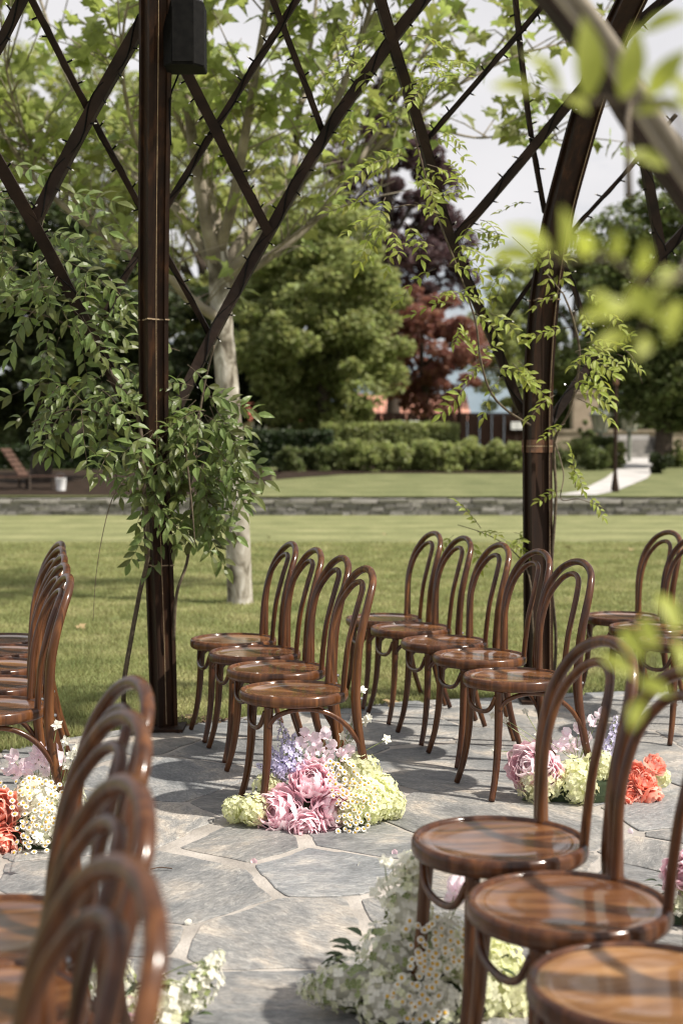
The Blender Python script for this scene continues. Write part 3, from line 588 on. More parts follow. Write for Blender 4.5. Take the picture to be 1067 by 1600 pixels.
for py in (497, 884): collar(lpath, py, .1035, .003, M['twine'], R(33), 'wire_tie')
for py in (470, 700): collar(rpath, py, .1235, .003, M['twine'], R(16), 'wire_tie')
b = MB(); b.tube([p - PO + Vector((.022, -.075, 0)) for p in lpath[2:-2]], .0018, 5); b.build('support_wire', M['twine'], perg)
b = MB(); b.tube([p - PO + Vector((.058, -.055, 0)) for p in rpath[2:-2]], .0018, 5); b.build('support_wire', M['twine'], perg)
for base, th in ((LB, R(33)), (PB, R(16))):
    b = MB(); b.sweep([(x * 1.7, y * 1.7) for x, y in ((-.06, -.06), (.06, -.06), (.06, .06), (-.06, .06))], [Vector((base.x, base.y, z)) - PO for z in (.0, .03)]); b.build('base_plate', M['rustpost'], perg)
BARS = [([(226, 30), (135, 190), (55, 345)], .034), ([(-40, 195), (0, 257), (75, 390), (135, 505), (212, 655), (240, 700)], .036), ([(40, -18), (130, 158), (213, 313), (263, 405), (329, 526)], .018), ([(45, -20), (0, 70), (-30, 120)], .024),
        ([(262, 55), (334, 197), (420, 364)], .032), ([(470, -18), (368, 143), (268, 304), (210, 400), (160, 492)], .019), ([(420, -20), (468, 105), (508, 212)], .018), ([(690, -35), (610, 65), (508, 212), (420, 364), (345, 500), (278, 635), (252, 690)], .034),
        ([(588, -20), (613, 66), (661, 218), (704, 374), (770, 531), (825, 668)], .032), ([(868, -18), (760, 108), (663, 220)], .017), ([(806, -20), (815, 70), (831, 202), (853, 329)], .016), ([(1060, -16), (998, 35), (901, 147), (806, 262), (709, 375)], .030),
        ([(875, 378), (831, 440), (770, 528)], .016), ([(874, 383), (891, 364), (940, 310), (983, 263), (1060, 175)], .015), ([(876, 395), (901, 455), (922, 526)], .017), ([(852, 668), (881, 627), (937, 546), (1005, 432), (1067, 362), (1110, 310)], .034), ([(985, 140), (995, 192), (1025, 354), (1034, 412)], .032)]
strings = empty('fairy_lights', PO); wire = MB(); NB = 0
bb = MB(); bb.tube([(0, 0, 0), (0, 0, .026)], .0042, 6, 0); bb.tube([(0, 0, .026), (0, 0, .036)], [.0036, .0022], 6, 1); bulb_me = bb.mesh('bulb', [M['black'], M['bulb']])
def smooth_px(P, n=6): return [(q.x, q.y) for q in catmull([Vector((a, c_, 0)) for a, c_ in P], n)]
for i, (px, r) in enumerate(BARS):
    pts_ = [ondome(*q) for q in smooth_px(px)]
    if i in (2, 5, 6, 9, 10, 12, 13, 14): pts_ = [p + Vector((0, .06, 0)) for p in pts_]          # thin bars run behind the thick ones
    b = MB(); b.tube([p - PO for p in pts_], r * 1.05, 4, rot=math.pi / 4, up=(0, -1, 0)); b.build('lattice_bar', M['bar'], perg)
    # cable wound round the bar and its bulbs
    Lc = 0; w_ = []; last = 0
    for a, c_ in zip(pts_, pts_[1:]):
        t = (c_ - a).normalized(); sd_ = t.cross(Vector((0, -1, 0))).normalized(); d = (c_ - a).length; m_ = max(2, int(d / .03))
        for k in range(m_):
            s_ = Lc + d * k / m_; q = s_ * 16; p = a + (c_ - a) * (k / m_); w_.append(p - PO + (sd_ * math.cos(q) * .9 + Vector((0, -1, 0)) * (.95 + .12 * math.sin(q))) * r * .82)
            if s_ - last > .105 and NB < 290:
                last = s_ + random.uniform(-.02, .02); side = random.choice((-1, 1)); dr = (sd_ * side + Vector((0, -1, 0)) * random.uniform(.0, .7) + t * random.uniform(-.5, .5)).normalized()
                o = link('bulb', bulb_me, strings); o.location = p - PO + sd_ * side * r * .68 + Vector((0, -1, 0)) * r * .55; o.rotation_mode = 'QUATERNION'; o.rotation_quaternion = dr.to_track_quat('Z', 'Y'); NB += 1
        Lc += d
    wire.tube(w_, .0035, 5)
wire.build('cable', M['black'], strings); tag(strings, 'black fairy light cable with small clear bulbs wound along the lattice bars', 'string lights')
# near arch rib close to the viewer, out of focus
ar = [(1.95, 2.3, -.1), (1.55, 2.26, .45), (1.05, 2.22, 1.12)]; q0 = at(1067, 283, 2.2); q1 = at(876, 0, 2.2); ar += [tuple(q0), tuple(q1), (-.10, 2.2, 2.55), (-.8, 2.2, 2.85), (-1.7, 2.22, 2.7), (-2.6, 2.3, 1.9), (-3.2, 2.4, .9), (-3.35, 2.45, -.1)]
arp = catmull(ar, 6); b = MB(); b.tube([p - PO for p in arp], .036, 4, rot=math.pi / 4, up=(0, -1, 0)); b.build('arch_rib', M['bar'], perg, False)
b = MB(); b.tube([p - PO + Vector((0, -.045, .012)) for p in arp], .012, 6); b.tube([p - PO + Vector((.0, -.04, -.018)) for p in arp], .010, 6); b.build('conduit', M['limb'], perg, True)
tag(perg, 'dark rusted steel pergola with crossed lattice bars and curving posts', 'pergola')

# speaker
sp = at(289, 58, 5.95); root = empty('speaker', (sp.x, sp.y, sp.z)); b = MB(); hx_ = .083; hy = .085; hz = .132
pr = [(-hx_, hy), (-hx_, -hy * .45), (-hx_ * .55, -hy), (hx_ * .55, -hy), (hx_, -hy * .45), (hx_, hy)]
b.sweep(pr, [Vector((0, 0, z)) for z in (-hz, -hz + .006, hz - .006, hz)], [.95, 1, 1, .95]); b.build('cabinet', M['black'], root)
b = MB(); b.sweep([(-hx_ * .9, -hy * .5), (-hx_ * .5, -hy * .96), (hx_ * .5, -hy * .96), (hx_ * .9, -hy * .5), (hx_ * .9, hy * .9), (-hx_ * .9, hy * .9)], [Vector((0, 0, hz + .001)), Vector((0, 0, hz + .012))]); b.build('top_plate', M['grey'], root)
b = MB(); b.box((0, -hy - .003, -.01), (hx_ * 1.0, .006, hz * 1.7)); b.build('grille', M['black'], root)
b = MB(); b.tube([(-.02, .06, hz * .6), (-.09, .07, hz * .6), (-.14, .06, hz * .6)], .014, 8); b.tube([(0, .02, hz), (0, .02, hz + .09), (-.12, .03, hz + .1)], .008, 6); b.build('bracket', M['black'], root)
b = MB(); b.tube(catmull([(0, .08, -hz * .3), (-.05, .12, -hz * 1.1), (-.075, .10, -hz * 1.8), (-.07, .09, -hz * 3.2)], 6), .004, 6); b.build('cable', M['black'], root, True)
tag(root, 'black loudspeaker bracketed to the leafy rusted post', 'speaker')

# ================================================================== VINES
def vine_leaf_mesh(name, mat, nl=9, Lr=.23, ll=.075, lw=.028, droop=.25, seed=0):
    g = random.Random(seed); V = []; Fc = []; mi = []
    def rach(t): return Vector((Lr * t, .02 * math.sin(t * 2 + seed), -droop * Lr * t * t))
    pr_ = [rach(t / 4) for t in range(5)]; b = MB(); b.tube(pr_, [.0022, .002, .0017, .0014, .001], 4, 1)
    def leaflet(p, d, l, w_, tw):
        d = d.normalized(); s = d.cross(Vector((0, 0, 1))).normalized(); u = s.cross(d); s = (s * math.cos(tw) + u * math.sin(tw)); u = s.cross(d)
        prof = ((0, 0, 0), (.18, .62, .02), (.42, 1.0, .05), (.68, .72, .02), (.86, .34, -.04), (1, 0, -.12)); W = []
        for t, ww, z in prof: W.append(p + d * l * t + u * (z * l) ); 
        sidep = [];
        for t, ww, z in prof[1:5]:
            c = p + d * l * t + u * (z * l); sidep.append((c + s * w_ * ww * .5 + u * w_ * ww * .16, c - s * w_ * ww * .5 + u * w_ * ww * .16))
        vs = W + [q for pr2 in sidep for q in pr2]; f = []
        L_ = [6, 8, 10, 12]; R_ = [7, 9, 11, 13]
        f += [(0, 1, 6), (0, 7, 1)]
        for k in range(3): f += [(k + 1, k + 2, L_[k + 1], L_[k]), (k + 1, R_[k], R_[k + 1], k + 2)]
        f += [(4, 5, 12), (4, 13, 5)]; b.add(vs, f, 0)
    pairs = nl // 2
    for k in range(pairs):
        t = .25 + .68 * k / max(1, pairs - 1) * .98; p = rach(t); sc = (1 - .28 * abs(t - .5)) * g.uniform(.85, 1.1)
        for s_ in (-1, 1): leaflet(p, Vector((.7 + g.uniform(-.15, .2), s_ * 1.0, -.35 + g.uniform(-.35, .2))), ll * sc * g.uniform(.85, 1.1), lw * sc, g.uniform(-.5, .5))
    leaflet(rach(1), Vector((1, 0, -.45)), ll, lw, g.uniform(-.3, .3))
    return b.mesh(name, [mat, M['vstem']])
def orient(xd, nrm):
    x = Vector(xd).normalized(); z = Vector(nrm); z = (z - x * z.dot(x)).normalized(); y = z.cross(x); m = Matrix((x, y, z)).transposed(); return m
def scatter_leaves(root, meshes, cl, g, name='leaf', scale=1.0, tocam=.8, down=.25):
    O = Vector(root.location); k = 0
    for (px, py, rx, ry, n_, Y, dY) in cl:
        for _ in range(n_):
            a = g.uniform(0, 6.28); q = math.sqrt(g.random()); p = at(px + rx * q * math.cos(a), py + ry * q * math.sin(a), Y + g.uniform(-dY, dY))
            xd = Vector((math.cos(a) * .9 + g.uniform(-.5, .5), g.uniform(-.9, .2), -math.sin(a) * .45 - down + g.uniform(-.3, .3)))
            nm = Vector((g.uniform(-.5, .5), -tocam + g.uniform(-.3, .3), .75 + g.uniform(-.3, .3)))
            o = link(name, g.choice(meshes), root); s = scale * g.uniform(.75, 1.2); o.matrix_local = Matrix.Translation(p - O) @ orient(xd, nm).to_4x4() @ Matrix.Scale(s, 4); k += 1
    return k
g = random.Random(11)
vm = [vine_leaf_mesh('leaf', M['vine'], n_, .25, .100, .040, dr, s_) for n_, dr, s_ in ((9, .5, 1), (11, .7, 2), (9, .4, 3), (11, .9, 4), (7, .6, 9), (9, .3, 10))]
vy = [vine_leaf_mesh('leaf', M['vine_y'], n_, .21, .075, .028, dr, s_) for n_, dr, s_ in ((9, .3, 5), (11, .5, 6), (11, .2, 7), (9, .7, 8))]
v1 = empty('climbing_vine', onz(222, 1128)); O = Vector(v1.location)
scatter_leaves(v1, vm, [(310, 630, 26, 35, 17, 6.8, .15), (315, 690, 32, 48, 44, 6.78, .16), (304, 760, 20, 48, 32, 6.85, .13), (250, 672, 14, 8, 2, 6.45, .04), (275, 715, 8, 20, 4, 6.6, .05), (224, 770, 6, 50, 4, 6.62, .06),
                         (130, 620, 50, 35, 18, 6.6, .25), (170, 590, 30, 30, 8, 6.7, .2), (95, 470, 80, 60, 25, 6.7, .3), (45, 390, 60, 60, 18, 6.6, .3), (140, 400, 40, 50, 9, 6.8, .2), (70, 320, 50, 40, 7, 6.7, .2), (10, 290, 25, 50, 6, 6.6, .2), (285, 565, 12, 20, 3, 6.7, .1), (185, 720, 15, 20, 3, 6.6, .1)], g, scale=.86, down=.45)
b = MB()
def stem(pxs, r0, r1, O, seg=6):
    P = catmull([at(*q) - O for q in pxs], 5); n_ = len(P); b.tube(P, [r0 + (r1 - r0) * i / (n_ - 1) for i in range(n_)], seg)
P0 = onz(222, 1128); yb = P0.y
stem([(195, 1128, yb), (194, 1070, 6.95), (205, 1000, 6.9), (219, 925, 6.85), (232, 860, 6.72), (225, 760, 6.6), (215, 650, 6.6), (160, 560, 6.72), (100, 440, 6.7), (50, 340, 6.7), (5, 260, 6.65)], .014, .007, O)
stem([(272, 1000, 6.9), (276, 930, 6.85), (292, 880, 6.88), (298, 830, 6.92), (300, 740, 6.95), (310, 660, 6.95), (322, 590, 6.95), (335, 540, 6.9)], .008, .005, O)
stem([(238, 700, 6.8), (290, 720, 6.92), (330, 705, 6.92), (352, 720, 6.9)], .006, .003, O); stem([(225, 690, 6.6), (170, 650, 6.6), (110, 640, 6.55), (50, 660, 6.5)], .006, .003, O)
stem([(215, 730, 6.6), (190, 755, 6.5), (172, 790, 6.5), (158, 850, 6.5), (150, 905, 6.5), (146, 970, 6.5)], .003, .0012, O)
stem([(290, 700, 6.6), (300, 790, 6.6), (305, 850, 6.6)], .006, .002, O); stem([(150, 540, 6.7), (90, 500, 6.6), (20, 480, 6.6)], .006, .003, O)
b.build('stem', M['vstem'], v1, True); tag(v1, 'dense dark green climbing vine wrapped round the post with the loudspeaker', 'vine')
v2 = empty('climbing_vine', onz(862, 1092)); O = Vector(v2.location)
scatter_leaves(v2, vy, [(655, 180, 34, 70, 8, 7.0, .2), (640, 260, 45, 60, 9, 7.0, .2), (620, 330, 50, 40, 9, 7.0, .2), (660, 120, 34, 55, 7, 7.0, .25), (720, 290, 30, 40, 3, 7.1, .2), (745, 350, 20, 20, 2, 7.1, .1), (690, 400, 25, 60, 5, 7.2, .15), (735, 480, 40, 30, 5, 7.3, .15), (690, 470, 30, 20, 3, 7.2, .1),
                         (785, 565, 34, 40, 5, 7.4, .15), (745, 585, 35, 25, 4, 7.3, .1), (893, 555, 34, 55, 10, 7.3, .25), (885, 610, 20, 20, 4, 7.3, .1), (945, 560, 30, 30, 3, 7.3, .15), (800, 400, 34, 40, 7, 7.6, .15), (840, 350, 30, 40, 4, 7.5, .15), (885, 700, 10, 40, 2, 7.4, .1), (905, 770, 30, 14, 3, 7.4, .1), (745, 835, 50, 15, 5, 7.9, .1), (800, 850, 30, 20, 3, 7.8, .1), (845, 940, 8, 40, 1, 7.7, .05), (600, 60, 40, 60, 8, 7.0, .2), (560, 130, 30, 50, 4, 7.0, .2), (905, 450, 30, 40, 4, 7.4, .2)], g, tocam=.55, scale=.82)
b = MB(); yb = onz(862, 1092).y
stem([(862, 1092, yb), (868, 1000, yb), (861, 900, 7.72), (868, 780, 7.66), (866, 690, 7.62), (890, 640, 7.5), (905, 560, 7.45), (895, 500, 7.4), (880, 460, 7.4)], .010, .005, O)
stem([(838, 1040, 7.7), (832, 980, 7.65), (826, 900, 7.66), (800, 860, 7.8), (760, 835, 7.9), (715, 820, 7.9)], .006, .002, O)
stem([(828, 664, 7.55), (790, 640, 7.35), (765, 610, 7.3), (750, 560, 7.25), (742, 500, 7.2), (715, 420, 7.1), (680, 330, 7.05), (655, 240, 7.0), (625, 130, 7.0), (600, 20, 7.0)], .007, .003, O)
stem([(866, 690, 7.62), (880, 740, 7.5), (876, 780, 7.4), (905, 780, 7.4), (945, 795, 7.4)], .004, .0015, O); stem([(905, 560, 7.45), (950, 540, 7.4), (985, 555, 7.3), (1003, 600, 7.3)], .004, .0015, O)
stem([(880, 460, 7.4), (830, 400, 7.55), (800, 370, 7.6)], .004, .002, O); stem([(680, 330, 7.05), (640, 320, 7.0), (600, 330, 7.0)], .004, .0015, O)
b.build('stem', M['vstem'], v2, True); tag(v2, 'young yellow green vine climbing the bare curving post', 'vine')
# near vine hanging from the arch rib, out of focus
v3 = empty('hanging_vine', (arp[12].x + .05, 2.2, arp[12].z)); O = Vector(v3.location); g = random.Random(5)
def near_leaflet(bx, by, tx, ty, Y):
    p = at(bx, by, Y); q = at(tx, ty, Y - .02); d = (q - p); l = d.length * 1.12; d.normalize(); nrm = Vector((g.uniform(-.5, .5), -.85, .45)); nrm = (nrm - d * nrm.dot(d)).normalized(); s_ = d.cross(nrm); b = MB(); wd = l * .40; prev = None; V = []
    for t, ww in ((0, .04), (.12, .5), (.3, .9), (.48, 1.0), (.66, .84), (.82, .52), (.93, .22), (1, .02)):
        c = p + d * l * t - O + nrm * l * (.10 * math.sin(t * 3) - .06 * t); V += [c - s_ * wd * ww * .5 + nrm * wd * ww * .14, c, c + s_ * wd * ww * .5 + nrm * wd * ww * .14]
    b.add(V, [(3 * i + j, 3 * i + j + 1, 3 * i + j + 4, 3 * i + j + 3) for i in range(7) for j in range(2)]); b.build('leaf', M['vine_n'], v3, True)
for a in ((916, 157, 913, 39), (969, 157, 992, 50), (877, 149, 826, 87), (840, 147, 775, 135), (1009, 152, 1065, 84), (990, 178, 1067, 165), (1000, 52, 1068, 25), (1040, 262, 985, 243), (1045, 110, 1080, 190), (880, 152, 915, 172)): near_leaflet(*a, 1.3)
for a in ((880, 407, 880, 332), (860, 393, 795, 358), (842, 405, 770, 402), (915, 403, 916, 362), (958, 405, 962, 362), (997, 430, 1006, 380), (981, 446, 1026, 499), (992, 480, 915, 497), (986, 522, 935, 541), (1014, 525, 995, 556), (1048, 418, 1026, 462), (1059, 469, 1046, 528), (900, 402, 940, 384), (960, 480, 925, 462)): near_leaflet(*a, 1.15)
for a in ((1027, 927, 1057, 984), (1004, 961, 1023, 1012), (971, 980, 1004, 1027), (937, 1025, 988, 1055), (997, 1062, 1044, 1083), (1004, 1090, 987, 1136), (1052, 1000, 1066, 1046)): near_leaflet(*a, 1.25)
b = MB()
stem([(1080, 290, 2.1), (1060, 190, 1.3), (1009, 155, 1.3), (969, 157, 1.3), (916, 157, 1.3), (877, 149, 1.3), (835, 147, 1.3)], .003, .0012, O); stem([(1090, 330, 2.15), (1070, 420, 1.2), (1010, 440, 1.15), (958, 405, 1.15), (915, 403, 1.15), (880, 407, 1.15), (842, 405, 1.15)], .003, .0012, O)
stem([(1070, 420, 1.2), (1020, 480, 1.15), (1000, 525, 1.15)], .002, .0012, O)
stem([(1090, 330, 2.15), (1100, 500, 1.3), (1095, 800, 1.25), (1062, 960, 1.25), (1020, 1020, 1.25), (1000, 1090, 1.25)], .003, .0012, O)
stem([(985, 160, 2.15), (980, 200, 2.0), (982, 310, 2.0)], .003, .006, O)
b.build('stem', M['vstem'], v3, True); tag(v3, 'bright yellow green vine sprays hanging from the near arch rib', 'vine')

# ================================================================== PLANE TREE
tb = onz(376, 944); TY = tb.y; pt = empty('plane_tree', tb); O = Vector(tb); g = random.Random(3)
b = MB(); tr = catmull([at(px, py, Y) - O for px, py, Y in ((377, 962, TY), (375, 930, TY), (372, 850, TY), (366, 740, TY), (359, 650, TY), (352, 560, TY), (346, 490, TY), (342, 430, TY), (340, 380, TY))], 5)
rad_ = [.165, .142, .128, .121, .118] + [.115 - .0008 * i for i in range(len(tr) - 5)]
b.tube(tr, rad_[:len(tr)], 20); trunk = b.build('trunk', M['bark'], pt, True)
LIMBS = [([(342, 420), (322, 340), (305, 240), (292, 150), (285, 0), (280, -150)], .075, -.5), ([(341, 400), (333, 320), (318, 240), (300, 130), (296, 20), (300, -120)], .07, .6), ([(342, 395), (365, 310), (385, 200), (402, 100), (420, -20), (430, -160)], .06, -1.2),
         ([(345, 420), (400, 345), (452, 285), (470, 160), (490, 40), (500, -80)], .055, .9), ([(346, 440), (410, 370), (480, 270), (530, 150), (570, 40), (600, -80)], .06, -.8), ([(347, 500), (300, 470), (262, 430), (208, 402), (130, 345), (60, 285), (0, 200), (-60, 90)], .055, -.9),
         ([(342, 430), (275, 325), (215, 280), (170, 225), (110, 130), (70, 20), (40, -80)], .05, 1.0), ([(346, 450), (430, 395), (500, 335), (560, 255), (640, 190), (720, 130), (790, 60)], .045, .4), ([(420, 400), (470, 360), (530, 325), (592, 300)], .016, -.3), ([(262, 430), (240, 300), (205, 190), (190, 80), (210, -40)], .03, -1.6),
         ([(130, 345), (95, 270), (50, 230), (15, 130), (0, 10)], .025, -1.4), ([(560, 255), (640, 120), (690, 20), (720, -80)], .025, .8), ([(470, 160), (540, 60), (580, -60)], .025, 1.2), ([(640, 190), (740, 215), (800, 210), (880, 220)], .014, .3), ([(720, 130), (800, 90), (900, 60), (960, 30)], .016, .4), ([(305, 240), (250, 110), (235, -40)], .03, -1.0)]
lb = MB(); tips = []
for px, r, dz in LIMBS:
    n_ = len(px); P = catmull([at(x, y, TY + dz * i / (n_ - 1) * 1.6) - O for i, (x, y) in enumerate(px)], 6); m_ = len(P)
    lb.tube(P, [max(r * (1 - .82 * i / (m_ - 1)), .006) for i in range(m_)], 8)
    for i in range(4, m_):
        for _ in range(2 if r > .02 else 1):
            if g.random() < .62:
                p = P[i]; tdir = (P[i] - P[i - 1]).normalized(); d = (tdir * .5 + Vector((g.uniform(-1, 1), g.uniform(-1, 1), g.uniform(-.2, .9)))).normalized(); l = g.uniform(.35, .95)
                q = [p, p + d * l * .5 + Vector((0, 0, .04)), p + d * l + Vector((0, 0, g.uniform(-.05, .12)))]; lb.tube(q, [.0085, .006, .0035], 5); tips += [(q[1], d), (q[2], d), ((q[1] + q[2]) / 2, d)]
lb.build('limb', M['limb'], pt, True)
def plane_leaf(seed):
    g = random.Random(seed); s = .5; b = MB()
    lob = [(-150, .34), (-122, .55), (-100, .40), (-68, .82), (-42, .50), (-24, .62), (0, 1.0), (24, .62), (42, .50), (68, .82), (100, .40), (122, .55), (150, .34)]
    V = [Vector((0, 0, 0)), Vector((-.12, 0, .03))]
    for a, r in lob:
        r *= g.uniform(.9, 1.08); x = r * math.cos(R(a)); y = r * math.sin(R(a)); V.append(Vector((x, y, .16 * abs(y) - .20 * max(0, x) ** 2 - .05 * r)))
    n_ = len(lob); b.add(V, [(0, 2 + k, 3 + k) for k in range(n_ - 1)]); b.tube([(-.55, 0, .06), (-.25, 0, .01), (0, 0, 0)], .012, 4); return b.mesh('leaf', M['plane'])
pl = [plane_leaf(s_) for s_ in range(5)]; cand = []
for p, d in tips:
    wp = p + O; px = 533.5 + wp.x / wp.y * F; py = 700 - (wp.z - HC) / wp.y * F
    prob = 1.0 if py < 190 else (.6 if py < 270 else .22)
    if px < 150 and py < 300: prob = .75
    if px > 620: prob = 1.0
    k = g.choice((1, 2, 2, 3))
    for _ in range(k):
        if g.random() < prob: cand.append((p + Vector((g.uniform(-.12, .12), g.uniform(-.12, .12), g.uniform(-.1, .08))), -30 <= px <= 1100 and -60 <= py < 450))
restl = MB(); cnt = 0; g.shuffle(cand); cand.sort(key=lambda c: (not c[1], c[0].y))
for p, inv in cand:
    a = g.uniform(0, 6.28); xd = Vector((math.cos(a), math.sin(a), g.uniform(-.9, .1))); nmv = Vector((g.uniform(-.7, .7), g.uniform(-.7, .5), g.uniform(.3, 1))); s_ = g.uniform(.10, .175)
    mt = Matrix.Translation(p) @ orient(xd, nmv).to_4x4() @ Matrix.Scale(s_, 4); me = g.choice(pl)
    if cnt < 290 and inv: o = link('leaf', me, pt); o.matrix_local = mt; cnt += 1
    else: restl.add([mt @ v.co for v in me.vertices], [tuple(f.vertices) for f in me.polygons])
tag(restl.build('crown', M['plane'], pt), kind='stuff')
tag(pt, 'pale barked plane tree with mottled trunk standing on the lawn', 'tree')

# mulch at the post base, fallen leaves
mb = MB(); mc = onz(292, 1135)
for i in range(260):
    p = mc + Vector((g.gauss(0, .11), abs(g.gauss(0, .07)) + .02, .012 + abs(g.gauss(0, .008)))); mb.box(p, (g.uniform(.012, .03), g.uniform(.006, .012), .004), Matrix.Rotation(g.uniform(0, 3.1), 3, 'Z') @ Matrix.Rotation(g.uniform(-.4, .4), 3, 'X'))
mb.lathe([(0.0, .0), (.20, .004), (.17, .012), (0, .016)], 14, mc)
tag(mb.build('bark_mulch', M['chip'], None), 'brown bark mulch heaped at the foot of the leafy post', 'mulch', kind='stuff')
dl = bpy.data.materials.new('dry'); M['dry'] = pmat('dry_leaf', [(.3, (.22, .15, .07)), (.7, (.38, .29, .15))], scale=20, rough=.8)
dm = pl[0].copy(); dm.materials.clear(); dm.materials.append(M['dry'])
for px, py in ((420, 842), (125, 985), (610, 1105), (885, 858), (600, 838), (985, 862), (300, 1130), (640, 1068)):
    p = onz(px, py); o = link('fallen_leaf', dm); o.location = (p.x, p.y, .036); o.scale = (.07,) * 3; o.rotation_euler = (g.uniform(-.3, .3), g.uniform(-.3, .3), g.uniform(0, 6)); tag(o, 'dry brown fallen leaf lying on the grass', 'leaf', 'fallen leaves')

# ================================================================== CHAIRS
def chair_parts():
    D = {}
    b = MB(); b.lathe([(.186, .428), (.200, .424), (.2065, .430), (.2085, .440), (.2075, .456), (.203, .4645), (.197, .466), (.1915, .4635), (.189, .457), (.186, .428)], 56, cap=False); D['seat_ring'] = b.mesh('seat_ring', M['wood'], True); D['seat_ring'].set_sharp_from_angle(angle=R(60))
    b = MB(); b.lathe([(.0, .440), (.1905, .440), (.1905, .4575), (.183, .4585), (.160, .4570), (.157, .4560), (.10, .4553), (.04, .455), (.0, .455)], 56); D['seat_panel'] = b.mesh('seat_panel', M['seatwood'], True); D['seat_panel'].set_sharp_from_angle(angle=R(60))
    H = [(.285, .182, 0), (.252, .184, .10), (.222, .182, .22), (.203, .174, .34), (.196, .168, .445), (.198, .173, .54), (.204, .181, .64), (.221, .184, .73), (.246, .171, .81), (.274, .131, .873), (.289, .069, .905), (.294, 0, .915)]
    P = catmull(H + [(x, -y, z) for x, y, z in H[-2::-1]], 5); n_ = len(P)
    rr = []
    for p in P: rr.append(.0125 + .0065 * min(1, p.z / .42) if p.z < .42 else .019 - .0045 * min(1, (p.z - .42) / .45))
    b = MB(); b.tube(P, rr, 12); D['back_frame'] = b.mesh('back_frame', M['wood'], True)
    H = [(.164, .108, .452), (.170, .113, .54), (.181, .119, .64), (.200, .119, .72), (.222, .107, .785), (.249, .074, .838), (.262, .037, .860), (.266, 0, .866)]
    P = catmull(H + [(x, -y, z) for x, y, z in H[-2::-1]], 5); b = MB(); b.tube(P, .0115, 10); D['inner_hoop'] = b.mesh('inner_hoop', M['wood'], True)
    for s_ in (1, -1):
        P = catmull([(-.128, s_ * .128, .430), (-.133, s_ * .134, .32), (-.140, s_ * .141, .20), (-.155, s_ * .152, .09), (-.178, s_ * .168, 0)], 5); b = MB(); b.tube(P, [.0185 - .0065 * i / 20 for i in range(21)], 10); D['leg', s_] = b.mesh('leg', M['wood'], True)
        P = catmull([(-.134, s_ * .142, .350), (-.10, s_ * .150, .392), (-.02, s_ * .165, .415), (.08, s_ * .172, .400), (.16, s_ * .180, .345), (.214, s_ * .186, .262)], 5); b = MB(); b.tube(P, .0095, 8); D['brace', s_] = b.mesh('brace', M['wood'], True)
    P = catmull([(-.142, .128, .405), (-.152, .095, .352), (-.158, .04, .332), (-.158, -.04, .332), (-.152, -.095, .352), (-.142, -.128, .405)], 5); b = MB(); b.tube(P, .0095, 8); D['front_brace'] = b.mesh('front_brace', M['wood'], True)
    for s_ in (1, -1): b = MB(); b.lathe([(.006, 0), (.006, .012), (.004, .015), (0, .0155)], 8, (.207, s_ * .170, .445), 0, Matrix.Rotation(R(90), 3, 'Y')); D['screw', s_] = b.mesh('screw', M['grey'])
    return D
CHD = chair_parts()
def chair(x, y, rz, label, group):
    root = empty('bentwood_chair', (x, y, .018), rz)
    for k, me in CHD.items(): link(k[0] if isinstance(k, tuple) else k, me, root)
    return tag(root, label, 'chair', group)
ORD = ['first', 'second', 'third', 'fourth', 'fifth']
def row(pos, rz, txt, group, jit=.03):
    g = random.Random(len(txt))
    for i, (x, y) in enumerate(pos): chair(x, y, R(rz) + g.uniform(-jit, jit), txt % ORD[i], group)
def seats(px): return [tuple(onz(a, b_, .48)[:2]) for a, b_ in px]
SZ = .48
row(seats([(459, 1077), (432, 1043), (398, 1018), (365, 998)]), 17, 'bentwood chair, %s from the pink peonies in the row before the plane tree', 'chairs of the row before the plane tree')
row(seats([(803, 1055), (749, 1023), (694, 1001), (642, 980), (600, 965)]), 18, 'bentwood chair, %s from the coral roses in the row before the curving post', 'chairs of the row before the curving post')
row(seats([(1064, 1000), (1014, 979), (972, 962)])[::-1], 20, 'bentwood chair, %s from the lawn in the row beyond the curving post', 'chairs of the row beyond the curving post')
row(seats([(-20, 1103), (-14, 1068), (-8, 1039), (-3, 1016), (2, 998)]), 20, 'bentwood chair, %s from the sweet peas in the row beside the leafy post', 'chairs of the row beside the leafy post')
row([(-.672, 2.69), (-.628, 2.32), (-.556, 1.83), (-.492, 1.42)], 24, 'bentwood chair, %s from the coral peonies in the row by the white spray', 'chairs of the row by the white blossom spray')
row([(.372, 3.316), (.461, 2.854), (.525, 2.41)], 18, 'bentwood chair, %s from the frothy white flowers at the end of its row', 'chairs of the row over the white flowers')

M['seatwood_sunlit'] = pmat('seat_veneer_sunlit', [(.28, (.13, .056, .019)), (.44, (.20, .093, .032)), (.56, (.28, .140, .052)), (.72, (.38, .21, .088))], scale=2.6, rough=.45, stretch=(1, 6, 1), distort=1.3, detail=5, coat=1.0, spec=.2)  # copy of the seat veneer with direct sunlight put into its colour
hm_ = CHD['seat_panel'].copy(); hm_.materials.clear(); hm_.materials.append(M['seatwood_sunlit'])
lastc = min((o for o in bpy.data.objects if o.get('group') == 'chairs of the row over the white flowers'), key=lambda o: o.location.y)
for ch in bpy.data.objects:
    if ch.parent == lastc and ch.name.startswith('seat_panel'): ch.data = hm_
lastc['label'] = 'bentwood chair with a seat coloured paler as if sunlit, third from the frothy white flowers'
